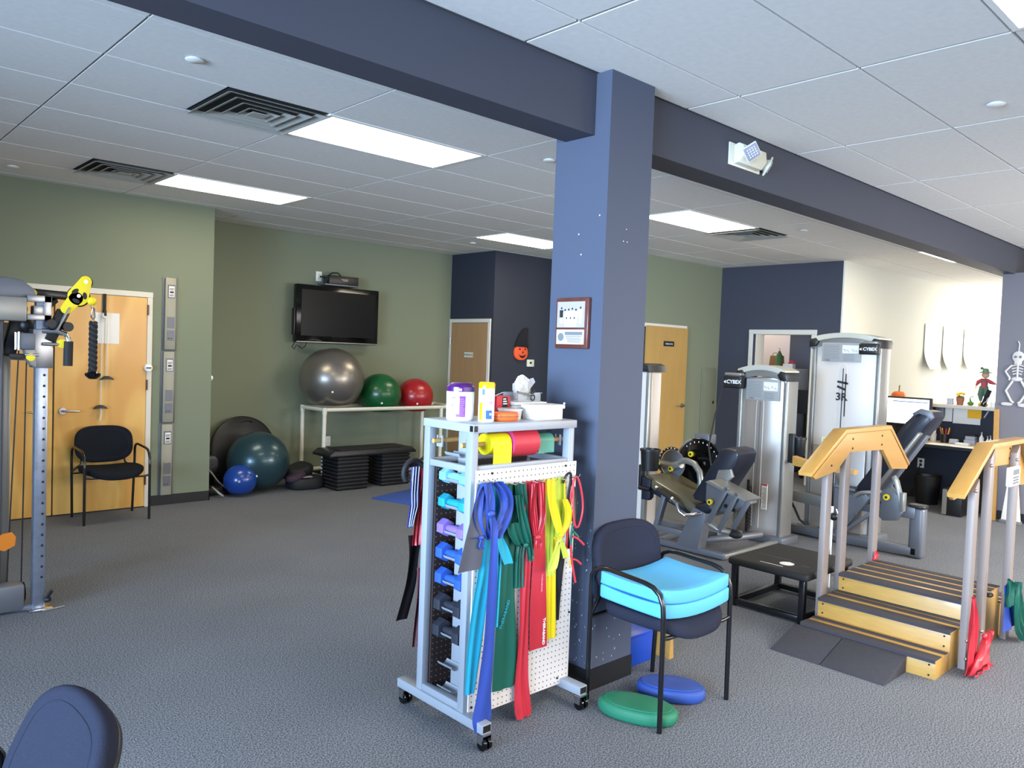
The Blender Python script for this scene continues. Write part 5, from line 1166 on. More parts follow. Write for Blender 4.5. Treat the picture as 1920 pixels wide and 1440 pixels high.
obj('tower_base', MB().box(7.28, 7.60, 2.88, 3.63, 0, .07, .012), 'machine grey', m3)
# lower frame
obj('base_rail', MB().bar((7.13, 3.62, .055), (7.13, 2.45, .055), .08, .075, bev=.008), 'machine grey', m3); obj('base_rail', MB().bar((7.13, 3.45, .05), (7.40, 3.45, .05), .08, .06, bev=.006), 'machine silver', m3)
obj('upper_rail', MB().bar((7.17, 3.62, .36), (7.17, 3.20, .335), .08, .10, bev=.008), 'machine silver', m3); obj('foot_post', MB().box(7.09, 7.20, 2.405, 2.525, 0, .44, .03, 4), 'machine grey', m3)
obj('post_cap', MB().cushion(Matrix.Translation((7.145, 2.47, .445)), .07, .075, .03, 3), 'black plastic', m3)
obj('corner_plate', MB().box(7.075, 7.09, 2.47, 2.60, .34, .44, .01), 'machine grey', m3)
obj('slide_rail', MB().bar((7.145, 2.50, .385), (7.145, 2.98, .36), .07, .07, bev=.006), 'machine grey', m3)
cg = plate('carriage_plate', m3, [(3.27, .62), (3.22, .64), (3.10, .50), (3.0, .455), (2.88, .50), (2.84, .46), (2.90, .38), (3.02, .20), (3.13, .05), (3.17, .10), (3.09, .28), (3.22, .30), (3.27, .36)], 7.05, 7.10, 'machine grey', .01)
bo = MB()
for y, z in ((3.14, .08), (3.12, .12), (3.22, .52), (3.22, .47), (2.90, .49), (2.96, .30)): bo.cyl((7.05, y, z), (7.04, y, z), .012, n=12)
obj('bolt', bo, 'chrome', cg)
obj('stop_rods', MB().cyl((7.04, 3.13, .32), (7.04, 3.065, .15), .006, n=8).cyl((7.04, 3.105, .32), (7.04, 3.04, .15), .006, n=8), 'chrome', m3)
obj('strut', MB().bar((7.08, 3.14, .06), (7.08, 2.80, .36), .03, .07, (1, 0, 0), .004), 'machine grey', m3)
plate('seat_mount', m3, [(2.74, .55), (2.66, .60), (2.60, .52), (2.56, .38), (2.60, .31), (2.72, .29), (2.78, .34), (2.76, .44)], 7.03, 7.08, 'machine grey', .01)
ho = MB()
for k in range(4): ho.box(7.022, 7.03, 2.755-.006*k, 2.775-.006*k, .33+k*.035, .35+k*.035)
obj('range_holes', ho, 'dark text', m3, smooth=False)
obj('side_bracket', MB().prism([(2.63, .70), (2.60, .66), (2.575, .57), (2.56, .45), (2.575, .43), (2.60, .55), (2.62, .62), (2.655, .68)], 'x', 7.0, 7.05, .004), 'machine silver', m3)
obj('weight_indicator', MB().box(6.99, 7.05, 2.535, 2.57, .40, .56, .004), 'machine silver', m3)
tub('seat_grip', m3, [(7.05, 3.27, .585), (7.05, 3.16, .53)], .020, 'black rubber'); tub('seat_grip_tube', m3, [(7.05, 3.16, .53), (7.06, 3.06, .515), (7.07, 2.98, .51)], .016, 'machine grey')
tub('side_tube', m3, [(7.02, 2.96, .47), (7.0, 2.90, .51), (7.0, 2.82, .525), (7.04, 2.74, .54)], .017, 'machine silver')
obj('seat_pad', MB().prism([(3.24, .455), (2.98, .40), (2.93, .43), (2.95, .50), (3.0, .52), (3.23, .50)], 'x', 7.10, 7.42, .02), 'vinyl navy pad', m3)
bkp = [(2.99, .44), (3.0, .54), (2.60, 1.16), (2.545, 1.235), (2.48, 1.27), (2.41, 1.26), (2.385, 1.215), (2.43, 1.12), (2.49, 1.05), (2.90, .44)]
plate('backrest', m3, bkp, 7.12, 7.42, 'vinyl navy pad', .025)
plate('headrest_rim', m3, [(2.545, 1.24), (2.48, 1.285), (2.40, 1.27), (2.375, 1.215), (2.40, 1.19), (2.43, 1.235), (2.49, 1.25), (2.53, 1.215)], 7.09, 7.13, 'machine grey', .006)
obj('back_rail', MB().bar((7.10, 2.86, .47), (7.10, 2.47, 1.08), .03, .075, (1, 0, 0), .01), 'machine silver', m3); obj('back_rail_guard', MB().bar((7.125, 2.80, .44), (7.125, 2.42, 1.06), .03, .06, (1, 0, 0), .01), 'machine grey', m3)
knob(m3, (7.03, 3.20, .37), .026); knob(m3, (7.01, 2.68, .505), .026)
solo('rubber_hose', MB().tube([(7.08, 3.60, .33), (7.08, 3.55, .25), (7.09, 3.50, .15), (7.11, 3.44, .11)], .012, 8), 'black rubber', 'black hose curving down beside the tall machine frame', 'hose')
# wooden board held between the machines
solo('wooden_board', MB().prism([(2.53, .80), (2.53, .835), (2.83, .845), (3.03, .885), (3.03, .81), (2.84, .795)], 'x', 5.96, 6.03, .003), 'wood rail', 'light wooden board projecting behind the left stair rail', 'board')
solo('board_stand', MB().box(5.98, 6.01, 2.60, 2.63, 0, .80, .003), 'taupe paint', 'narrow taupe stand under the light wooden board', 'stand')
# ================================================================ CABLE MACHINE (left edge)
t = cb = thing('cable_machine', 'tall steel cable crossover machine with yellow pulleys at the left edge', 'exercise machine', (1.05, 5.35, 0))
obj('perforated_post', MB().box(1.095, 1.16, 5.225, 5.285, .012, 1.86, .006), 'galvanised', cb)
ho = MB()
for k in range(24): ho.cyl((1.14, 5.2245, .20+k*.063), (1.14, 5.2235, .20+k*.063), .0075, n=10)
obj('pin_holes', ho, 'dark text', cb)
obj('rear_upright', MB().box(.86, .965, 5.36, 5.50, .012, 1.74, .03, 4), 'machine grey', cb); obj('rear_upright', MB().box(.99, 1.035, 5.56, 5.62, .012, 1.70, .006), 'machine silver', cb)
obj('base_plate', MB().tube([(.60, 5.33, .02), (.90, 5.30, .02), (1.12, 5.25, .02)], .02, 10).box(.70, 1.06, 5.24, 5.36, .01, .17, .02), 'machine grey', cb)
obj('post_foot', MB().box(1.07, 1.20, 5.20, 5.31, 0, .012, .002), 'chrome', cb)
obj('top_housing', MB().box(.70, 1.045, 5.20, 5.33, 1.705, 1.845, .012), 'machine silver', cb)
obj('top_cover', MB().prism([(.70, 1.84), (1.11, 1.84), (1.09, 1.90), (1.03, 1.945), (.95, 1.955), (.70, 1.93)], 'y', 5.26, 5.50, .01), 'machine grey', cb)
obj('top_arm', MB().box(1.045, 1.17, 5.205, 5.235, 1.82, 1.86, .003).box(1.045, 1.17, 5.205, 5.235, 1.715, 1.75, .003).box(1.08, 1.13, 5.215, 5.30, 1.75, 1.80, .003).box(1.13, 1.17, 5.205, 5.30, 1.715, 1.86, .003), 'steel brushed', cb)
obj('carriage', MB().box(1.075, 1.18, 5.20, 5.30, 1.44, 1.665, .005), 'steel brushed', cb)
obj('carriage_box', MB().box(1.0, 1.085, 5.18, 5.30, 1.545, 1.64, .010), 'machine grey', cb); obj('carriage_box_lip', MB().tube([(.985, 5.18, 1.545), (.985, 5.18, 1.64), (1.0, 5.18, 1.645), (1.0, 5.18, 1.54)], .006, 6, closed=True), 'chrome', cb)
obj('pivot_plate', MB().prism([(1.03, 1.545), (1.09, 1.545), (1.09, 1.44), (1.06, 1.46)], 'y', 5.19, 5.27, .004), 'machine silver', cb)
obj('pull_pin', MB().cyl((1.03, 5.18, 1.515), (1.10, 5.18, 1.515), .008, n=10), 'chrome', cb); obj('pull_pin', MB().cyl((1.12, 5.18, 1.58), (1.20, 5.17, 1.58), .010, n=10), 'chrome', cb)
gp = obj('grip_handle', MB().tube([(1.12, 5.20, 1.655), (1.19, 5.18, 1.655), (1.235, 5.17, 1.64), (1.25, 5.165, 1.61), (1.25, 5.165, 1.58)], .015, 12), 'chrome', cb); obj('foam_grip', MB().cyl((1.25, 5.165, 1.60), (1.248, 5.165, 1.455), .025, n=18), 'black rubber', gp)
obj('swivel_bracket', MB().bar((1.16, 5.23, 1.60), (1.235, 5.22, 1.78), .06, .075, (0, 1, 0), .006), 'black plastic', cb); obj('swivel_face', MB().bar((1.19, 5.185, 1.66), (1.25, 5.18, 1.80), .010, .06, (0, 1, 0), .003), 'machine silver', cb)
obj('pivot_wheel', MB().cyl((1.16, 5.16, 1.70), (1.16, 5.20, 1.70), .025, n=16), 'black plastic', cb); obj('pivot_wheel', MB().cyl((1.245, 5.15, 1.685), (1.245, 5.20, 1.685), .028, n=16), 'black plastic', cb)
# yellow pulley housing
def hull_y(c1, r1, c2, r2):
    pts = []
    a0 = math.atan2(c2[1]-c1[1], c2[0]-c1[0])
    for i in range(17): a = a0+pi/2+pi*i/16; pts.append((c1[0]+r1*cos(a), c1[1]+r1*sin(a)))
    for i in range(17): a = a0-pi/2+pi*i/16; pts.append((c2[0]+r2*cos(a), c2[1]+r2*sin(a)))
    return pts
pw = obj('pulley_wheel', MB().lathe([(0, -.012), (.062, -.012), (.054, 0), (.062, .012), (0, .012)], (1.305, 5.19, 1.868), 'y', 32).lathe([(0, -.012), (.037, -.012), (.03, 0), (.037, .012), (0, .012)], (1.343, 5.19, 1.955), 'y', 24), 'black rubber', cb)
py_ = MB().prism(hull_y((1.298, 1.870), .058, (1.335, 1.957), .034), 'y', 5.158, 5.168, .003).prism(hull_y((1.235, 1.79), .030, (1.285, 1.855), .040), 'y', 5.158, 5.168, .003)
yp = obj('pulley_cover', py_, 'yellow plastic', cb, 'yellow pulley cover')
sl = MB()
for k in range(3):
    a = radians(90+35+k*120); cx, cz = 1.298+.033*cos(a), 1.870+.033*sin(a)
    sl.prism([(cx+.021*cos(q)*(-sin(a))-.012*sin(q)*cos(a), cz+.021*cos(q)*cos(a)-.012*sin(q)*sin(a)) for q in [2*pi*i/16 for i in range(16)]], 'y', 5.1565, 5.158)
obj('cover_slot', sl, 'dark text', yp, smooth=False); obj('axle_bolt', MB().cyl((1.298, 5.154, 1.870), (1.298, 5.16, 1.870), .010, n=12).cyl((1.335, 5.154, 1.957), (1.335, 5.16, 1.957), .012, n=12), 'chrome', yp)
obj('second_pulley_cover', MB().prism(hull_y((1.08, 1.865), .02, (1.13, 1.885), .025), 'y', 5.50, 5.52, .002), 'yellow plastic', cb)
obj('rear_boom', MB().bar((1.0, 5.72, 1.905), (1.45, 5.72, 1.885), .10, .05, bev=.006).bar((1.30, 5.72, 1.86), (1.18, 5.60, 1.76), .04, .03), 'black metal', cb)
obj('lower_swivel', MB().bar((1.06, 5.45, 1.80), (.99, 5.42, 1.50), .07, .07, (0, 1, 0), .01).sph((1.09, 5.42, 1.69), .05, (1, .8, 1.1), 16, 12), 'black plastic', cb)
obj('adjust_knob', MB().cyl((.99, 5.30, 1.50), (1.045, 5.22, 1.50), .02, n=14), 'chrome', cb); knob(cb, (1.06, 5.20, 1.502), .022, 'y')
knob(cb, (1.215, 5.19, 1.585), .026, 'y')
obj('cable', MB().cyl((1.055, 5.45, 1.60), (.985, 5.35, .13), .004, n=8).cyl((1.105, 5.50, 1.60), (1.07, 5.40, .10), .004, n=8), 'black metal', cb)
obj('lower_pulley', MB().lathe([(0, -.015), (.06, -.015), (.05, 0), (.06, .015), (0, .015)], (1.065, 5.38, .085), 'x', 28), 'black plastic', cb)
obj('pin_hook', MB().cyl((1.17, 5.22, .075), (1.19, 5.20, .12), .010, n=10).cyl((1.16, 5.22, .06), (1.18, 5.20, .065), .014, n=10), 'black plastic', cb)
t = thing('triceps_rope', 'black twisted rope attachment hanging from the yellow pulley', 'rope', (1.385, 5.16, 1.37))
obj('carabiner', MB().tube([(1.365, 5.165, 1.82), (1.385, 5.165, 1.80), (1.39, 5.165, 1.75), (1.38, 5.165, 1.735), (1.37, 5.165, 1.75), (1.375, 5.165, 1.80)], .005, 8, closed=True), 'chrome', t)
obj('cable_stop', MB().sph((1.372, 5.165, 1.845), .026, (1.1, .8, 1), 16, 12).cyl((1.34, 5.165, 1.85), (1.37, 5.165, 1.85), .012, n=10), 'yellow plastic', t)
tw = MB()
for ph in (0, 2*pi/3, 4*pi/3): tw.tube([(1.382+.013*cos(ph+i*.42), 5.165+.013*sin(ph+i*.42), 1.72-i*.0062) for i in range(50)], .0125, 8)
obj('twisted_rope', tw, 'black rubber', t); obj('end_cap', MB().lathe([(0, -.028), (.022, -.026), (.042, -.008), (.044, .008), (.03, .012), (.022, .02), (0, .02)], (1.383, 5.165, 1.405), 'z', 24), 'gloss black', t)
t = thing('paper_bat', 'bright orange paper decoration stuck on the cable machine at the left edge', 'decoration', (.955, 5.22, .40))
obj('paper_cutout', MB().prism([(.90, .40), (.95, .385), (1.0, .41), (1.005, .46), (.985, .49), (.94, .485), (.90, .46)], 'y', 5.215, 5.222), 'amber', t)
solo('carpet_scrap', MB().tube([(1.14, 5.19, .006), (1.20, 5.20, .006), (1.26, 5.21, .006)], .006, 6), 'machine silver', 'thin metal hook end lying on the carpet by the steel post', 'hook')
# ================================================================ DESK, LEDGE AND RECEPTION
t = thing('desk', 'pale worktop desk against the navy half wall at the right', 'desk', (10.15, 3.6, 0))
obj('worktop', MB().box(9.80, 10.495, 2.80, 4.53, .715, .745, .004), 'laminate', t); obj('edge_band', MB().box(9.792, 9.80, 2.80, 4.53, .712, .747), 'black plastic', t, smooth=False)
obj('end_panel', MB().box(9.85, 10.49, 2.80, 2.83, 0, .714), 'black plastic', t); obj('end_panel', MB().box(9.85, 10.49, 4.50, 4.53, 0, .714), 'black plastic', t)
t = thing('computer_monitor', 'lit computer monitor on the desk in front of the ledge', 'monitor', (9.98, 3.75, .745))
mx = 9.95
obj('bezel', MB().box(mx, mx+.05, 3.36, 4.03, .925, 1.275, .008), 'black plastic', t); sc_ = obj('screen', MB().box(mx-.003, mx+.001, 3.385, 4.005, .955, 1.255), 'screen lit', t, smooth=False)
ui = MB(); ui.box(mx-.0045, mx-.003, 3.40, 3.80, 1.215, 1.225).box(mx-.0045, mx-.003, 3.86, 3.99, 1.222, 1.23).box(mx-.0045, mx-.003, 3.90, 3.905, 1.02, 1.19).box(mx-.0045, mx-.003, 3.90, 3.99, 1.19, 1.195).box(mx-.0045, mx-.003, 3.87, 3.93, 1.0, 1.01)
obj('window_outline', ui, 'screen ink', sc_, smooth=False)
obj('stand', MB().box(mx+.03, mx+.06, 3.64, 3.76, .75, 1.0, .004).box(mx-.06, mx+.14, 3.58, 3.82, .7455, .76, .004), 'black plastic', t)
t = thing('wall_box', 'small grey box mounted on the wall right of the monitor', 'box', (10.42, 3.44, 1.1)); obj('body', MB().box(10.42, 10.498, 3.38, 3.47, 1.05, 1.155, .004), 'machine grey', t)
# things on the desk
t = thing('desk_calendar', 'pale paper sheets spread over the front of the desk', 'papers', (9.93, 3.1, .745)); obj('sheets', MB().box(9.80, 10.02, 2.83, 3.35, .7455, .752).bar((9.86, 3.05, .754), (9.90, 3.32, .754), .16, .003), 'paper', t, smooth=False)
t = thing('pill_bottle', 'clear plastic jar with white cap left of the pencil cup', 'bottle', (10.30, 3.44, .745)); obj('jar', MB().lathe([(0, 0), (.035, 0), (.037, .09), (.026, .11), (0, .11)], (10.30, 3.44, .746), n=24), 'cloudy plastic', t); obj('cap', MB().lathe([(0, .108), (.030, .108), (.030, .15), (0, .15)], (10.30, 3.44, .746), n=24), 'white plastic', t)
t = thing('pencil_cup', 'dark cup of coloured markers on the desk', 'pencil cup', (10.27, 3.30, .745)); obj('cup', MB().lathe([(.0, 0), (.042, 0), (.046, .10), (.042, .10), (.038, .01), (0, .01)], (10.27, 3.30, .746), n=24), 'black plastic', t)
random.seed(5)
for k, m_ in enumerate(('latex red', 'latex yellow', 'orange plastic', 'latex green', 'latex red', 'yellow cap', 'roll pink')):
    a = 2*pi*k/7; obj('marker', MB().cyl((10.27+.018*cos(a), 3.30+.018*sin(a), .76), (10.27+.05*cos(a), 3.30+.055*sin(a), .90+.015*(k % 3)), .006, n=8), m_, t)
t = thing('tape_dispenser', 'small white dispenser on the desk right of the pencil cup', 'dispenser', (10.2, 3.18, .745)); obj('body', MB().box(10.20, 10.27, 3.14, 3.23, .7455, .80, .008), 'label grey', t)
t = thing('stapler', 'white stapler on the desk before the boxes', 'stapler', (10.12, 3.05, .745)); obj('body', MB().box(10.08, 10.16, 2.98, 3.13, .7455, .775, .008), 'white plastic', t)
t = thing('card_box', 'stack of small patterned boxes near the right end of the desk', 'box', (10.36, 3.05, .745)); obj('carton', MB().box(10.30, 10.42, 2.985, 3.10, .7455, .80, .002).box(10.31, 10.42, 2.99, 3.09, .802, .845, .002), 'plaid red' if False else 'label grey', t); obj('lid', MB().box(10.30, 10.42, 2.985, 3.10, .845, .86, .002), 'dark text', t)
for y, h, l in ((2.93, .15, 'large clear sanitizer bottle with pump on the desk'), (2.865, .11, 'small white pump bottle right of the sanitizer'), (2.835, .12, 'last small pump bottle by the grey wall end')):
    t = thing('pump_bottle', l, 'bottle', (10.36, y, .745), 0, 'pump bottles on the desk'); r = .026 if h > .13 else .015
    obj('bottle_body', MB().lathe([(0, 0), (r, 0), (r, h*.6), (r*.4, h*.75), (r*.4, h*.82), (0, h*.82)], (10.36, y, .746), n=20), 'white plastic', t); obj('pump', MB().cyl((10.36, y, .746+h*.8), (10.36, y, .746+h*1.05), r*.28, n=10).bar((10.36, y, .746+h*1.03), (10.33, y, .746+h*1.0), .006, .006), 'cloudy plastic', t)
# papers hanging off the ledge
for (y0, y1, z0, z1, l, m_) in ((3.30, 3.47, .99, 1.155, 'white sheet taped under the ledge beside the monitor', 'paper'), (2.99, 3.29, .975, 1.158, 'wide white sheet hanging from the ledge over the desk', 'paper'), (2.98, 3.13, 1.05, 1.158, 'orange printed card taped under the ledge', 'plaid red')):
    solo('paper_sheet', MB().box(10.488, 10.494 if m_ == 'paper' else 10.490, y0, y1, z0, z1) if m_ == 'paper' else MB().box(10.480, 10.484, y0, y1, z0, z1), m_ if m_ == 'paper' else 'flower yellow', l, 'paper')
solo('price_tag', MB().bar((10.46, 2.94, 1.07), (10.46, 2.90, 1.15), .006, .05, (1, 0, 0)), 'paper', 'small white tag dangling below the ledge end', 'tag')
# things on the ledge (z=1.20)
LZ = 1.2005; lx = 10.50
def s3(X): return X/9.8
t = thing('bobblehead', 'little bobblehead figurine at the left of the ledge above the monitor', 'figurine', (lx, 4.12, LZ))
obj('base', MB().lathe([(0, 0), (.035, 0), (.033, .012), (0, .012)], (lx, 4.12, LZ), n=20), 'leaf green', t); obj('body', MB().tube([(lx, 4.135, LZ+.01), (lx, 4.132, LZ+.07), (lx, 4.12, LZ+.085), (lx, 4.108, LZ+.07), (lx, 4.105, LZ+.01)], .009, 8).sph((lx, 4.12, LZ+.115), .025, (.7, 1, 1.2), 14, 10), 'paper', t)
obj('arms', MB().tube([(lx-.01, 4.155, LZ+.15), (lx-.02, 4.145, LZ+.11), (lx-.03, 4.12, LZ+.105), (lx-.02, 4.095, LZ+.12)], .008, 8), 'dark text', t)
hd = obj('head', MB().sph((lx, 4.115, LZ+.17), .030, (.9, .85, 1.15), 18, 12).sph((lx-.028, 4.115, LZ+.165), .006, u=8, v=6), 'skin', t); obj('hair', MB().sph((lx+.006, 4.115, LZ+.186), .030, (.9, .9, .8), 16, 10), 'brown wood frame', hd)
t = thing('pumpkin', 'small orange pumpkin with long stalk on the ledge above the monitor', 'pumpkin', (lx, 3.945, LZ))
pk = MB(); tmp = MB().sph((0, 0, 0), 1, (1, 1, 1), 48, 24)
for v in tmp.bm.verts:
    a = math.atan2(v.co.y, v.co.x); k = 1-.07*abs(sin(a*5)); rr = math.hypot(v.co.x, v.co.y)
    v.co.x *= .088*k; v.co.y *= .088*k; v.co.z = v.co.z*.066-.020*math.exp(-(rr/.35)**2)*(1 if v.co.z > 0 else -.6)
pk.add(tmp, Matrix.Translation((lx, 3.945, LZ+.066))); obj('pumpkin_flesh', pk, 'pumpkin', t); obj('stalk', MB().tube([(lx, 3.945, LZ+.105), (lx, 3.942, LZ+.15), (lx, 3.94, LZ+.20)], [.012, .008, .009], 8), 'stalk', t)
t = thing('small_cube', 'small pale box on the ledge left of the flower pot', 'box', (lx, 3.33, LZ)); obj('body', MB().box(lx-.03, lx+.03, 3.30, 3.365, LZ, LZ+.075, .004), 'label grey', t)
t = thing('flower_pot', 'yellow flowers in a small terracotta pot on the ledge', 'potted flowers', (lx, 3.225, LZ))
obj('pot', MB().lathe([(0, 0), (.034, 0), (.040, .05), (.044, .05), (.044, .09), (.038, .09), (0, .085)], (lx, 3.225, LZ), n=24), 'terracotta', t)
fl_ = MB(); random.seed(9)
for i in range(22):
    a = random.random()*2*pi; r = random.random()**.5*.055
    fl_.sph((lx+r*cos(a), 3.225+r*sin(a), LZ+.115+.03*(1-(r/.06)**2)+random.uniform(-.006, .006)), .017, (1, 1, .6), 8, 6)
obj('blossoms', fl_, 'flower yellow', t); obj('leaves', MB().sph((lx, 3.225, LZ+.095), .045, (1, 1, .4), 14, 8), 'leaf green', t)
t = thing('gourd', 'green curled gourd on the ledge between flower pot and scarecrow', 'gourd', (lx, 3.11, LZ)); obj('gourd_body', MB().sph((lx, 3.11, LZ+.026), .036, (.9, 1, .72), 18, 12).tube([(lx, 3.11, LZ+.045), (lx, 3.12, LZ+.09), (lx, 3.095, LZ+.115), (lx, 3.07, LZ+.10)], [.012, .006, .005, .004], 8), 'leaf green', t)
# scarecrow doll
t = thing('scarecrow_doll', 'standing scarecrow doll in red plaid shirt and green trousers on the ledge', 'doll', (lx, 2.97, LZ))
y = 2.975
obj('trousers', MB().tube([(lx, y+.02, LZ+.24), (lx, y+.034, LZ+.14), (lx, y+.028, LZ+.065)], [.03, .034, .015], 12).tube([(lx, y-.015, LZ+.24), (lx, y-.03, LZ+.14), (lx, y-.03, LZ+.065)], [.03, .034, .015], 12), 'denim green', t)
obj('overall_bib', MB().box(lx-.033, lx-.026, y-.02, y+.02, LZ+.24, LZ+.31, .002), 'denim green', t)
obj('shirt', MB().tube([(lx, y, LZ+.22), (lx, y, LZ+.28), (lx, y, LZ+.335)], [.036, .038, .022], 14).tube([(lx, y+.02, LZ+.32), (lx, y+.065, LZ+.29), (lx, y+.085, LZ+.25)], [.02, .024, .012], 10).tube([(lx, y-.02, LZ+.32), (lx, y-.07, LZ+.29), (lx, y-.115, LZ+.275)], [.02, .024, .012], 10), 'plaid red', t)
obj('straw_hands', MB().tube([(lx, y+.085, LZ+.25), (lx, y+.092, LZ+.20)], [.008, .003], 6).tube([(lx, y-.115, LZ+.275), (lx, y-.175, LZ+.265)], [.01, .004], 6), 'straw', t)
obj('shoes', MB().sph((lx-.01, y+.03, LZ+.022), .028, (1.2, .8, .8), 12, 8).sph((lx-.01, y-.03, LZ+.022), .028, (1.2, .8, .8), 12, 8).cyl((lx, y+.028, LZ+.02), (lx, y+.028, LZ+.07), .009, n=8).cyl((lx, y-.03, LZ+.02), (lx, y-.03, LZ+.07), .009, n=8), 'straw', t)
hd = obj('head', MB().sph((lx, y-.008, LZ+.375), .042, (.9, 1, .95), 18, 12), 'skin', t)
obj('hat', MB().lathe([(0, .05), (.025, .05), (.038, .012), (.075, .0), (.072, -.006), (0, .0)], (lx, y-.008, LZ+.405), n=28), 'denim green', hd); obj('hat_flower', MB().sph((lx-.02, y+.03, LZ+.455), .018, u=10, v=8), 'leaf green', hd)
t = thing('photo_frame', 'dark leaning sign with white curls beside the scarecrow', 'sign', (lx-.08, 2.92, LZ)); fr_ = obj('board', MB().bar((lx-.09, 2.955, LZ+.003), (lx-.05, 2.90, LZ+.20), .05, .012, (1, 0, .2)), 'felt black', t)
obj('curls', MB().tube([(lx-.100, 2.945-.012*i+.006*sin(i*2.1), LZ+.03+.018*i) for i in range(9)], .003, 6), 'paper', fr_)
t = thing('candle_jar', 'cream candle at the right end of the ledge', 'candle', (lx-.02, 2.85, LZ)); obj('wax', MB().lathe([(0, 0), (.03, 0), (.03, .055), (0, .055)], (lx-.02, 2.862, LZ), n=24), 'tub white', t)
t = thing('olive_vase', 'tall olive green glass vase at the ledge end against the grey wall', 'vase', (lx+.04, 2.82, LZ)); obj('glass', MB().lathe([(0, 0), (.026, 0), (.028, .10), (.022, .16), (.026, .22), (.020, .22), (.0, .20)], (lx+.06, 2.825, LZ), n=28), 'olive glass', t)
# papers on the cream wall
for k, (x0, l) in enumerate(((12.95, 'left of the three curling white papers on the sunny cream wall'), (13.75, 'middle curling white paper on the sunny cream wall'), (14.75, 'right curling white paper on the sunny cream wall'))):
    g_ = MB(); n = 10; F = []; B = []
    for i in range(n+1):
        z = 1.62+.70*i/n; d = .012+.10*max(0, 1-i/n*2.2)**2
        row = []; row2 = []
        for j in range(5):
            x = x0+.62*j/4; y_ = 4.538-d*(1-.35*j/4); row.append(g_.bm.verts.new((x, y_, z))); row2.append(g_.bm.verts.new((x, y_+.002, z)))
        F.append(row); B.append(row2)
    for i in range(n):
        for j in range(4):
            g_.bm.faces.new((F[i][j], F[i+1][j], F[i+1][j+1], F[i][j+1])); g_.bm.faces.new((B[i][j], B[i][j+1], B[i+1][j+1], B[i+1][j]))
        for j in (0, 4): g_.bm.faces.new((F[i][j], B[i][j], B[i+1][j], F[i+1][j]))
    for i in (0, n):
        for j in range(4): g_.bm.faces.new((F[i][j], F[i][j+1], B[i][j+1], B[i][j]))
    solo('flip_chart_sheet', g_, 'paper', l, 'paper', 'curling papers on the cream wall')
# skeleton decoration on grey wall
t = thing('skeleton_decoration', 'pale paper skeleton hanging on the grey wall at the right edge', 'decoration', (9.79, 2.46, 1.45))
sx, sy = 9.788, 2.462
def sk(u, v): return (sx, sy-u, 1.66+v)
obj('skull', MB().sph(sk(0, .13), .062, (.12, .95, 1), 20, 12).box(sx-.006, sx+.006, sy-.035, sy+.035, 1.71, 1.76, .003), 'bone', t)
obj('eyes', MB().sph((sx-.009, sy-.022, 1.79), .014, (.3, 1, 1), 10, 6).sph((sx-.009, sy+.022, 1.79), .014, (.3, 1, 1), 10, 6), 'grey text', t)
rb = MB().tube([sk(0, .06), sk(0, -.10)], .010, 8)
for k in range(4): rb.tube([sk(-.06+.006*k, .03-.03*k), sk(0, .045-.03*k), sk(.06-.006*k, .03-.03*k)], .0085, 8)
rb.sph(sk(0, -.11), .05, (.15, 1.1, .5), 14, 8); obj('rib_cage', rb, 'bone', t)
for s in (-1, 1): obj('arm_bone', MB().tube([sk(s*.055, .04), sk(s*.115, -.03), sk(s*.07, -.10), sk(s*.075, -.125)], .011, 8), 'bone', t); obj('leg_bone', MB().tube([sk(s*.04, -.13), sk(s*.10, -.24), sk(s*.045, -.35), sk(s*.02, -.37)], .0125, 8), 'bone', t)
obj('foot_bone', MB().cushion(Matrix.Translation(sk(-.085, -.385)) @ Matrix.Rotation(radians(90), 4, 'Z') @ Matrix.Rotation(radians(90), 4, 'X'), .055, .018, .012, 2.5).cushion(Matrix.Translation(sk(.075, -.39)) @ Matrix.Rotation(radians(90), 4, 'Z') @ Matrix.Rotation(radians(90), 4, 'X'), .055, .02, .012, 2.5), 'bone', t)
obj('string', MB().tube([sk(0, .18), sk(.005, .27), sk(-.01, .30)], .006, 6), 'bone', t)
# stick and board leaning at the grey wall
solo('wooden_pole', MB().bar((9.70, 2.58, 0), (9.765, 2.63, 1.21), .03, .045), 'wood rail', 'flat wooden pole leaning against the left end of the grey wall', 'pole')
t = thing('floor_panel', 'white tapered panel leaning on the grey wall behind the right stair posts', 'panel', (9.7, 2.42, 0)); obj('panel_board', MB().prism([(2.32, .03), (2.50, .03), (2.44, .62), (2.38, .62)], 'x', 9.66, 9.69, .003), 'tub white', t); obj('rubber_foot', MB().box(9.63, 9.71, 2.31, 2.51, 0, .032, .004), 'grey text', t)
# bins under the desk
t = thing('computer_tower', 'black computer tower with grey side under the desk', 'computer', (9.65, 2.98, 0)); obj('case', MB().box(9.52, 10.0, 2.85, 3.04, 0, .30, .004), 'black plastic', t); obj('side_strip', MB().box(9.512, 9.522, 3.0, 3.045, .01, .29), 'machine silver', t, smooth=False)
t = thing('waste_bin', 'black waste bin standing in the dark below the desk', 'bin', (10.1, 3.42, 0)); obj('bin_body', MB().lathe([(0, 0), (.12, 0), (.15, .34), (.14, .34), (.11, .01), (0, .01)], (10.15, 3.42, 0), n=32), 'black plastic', t)
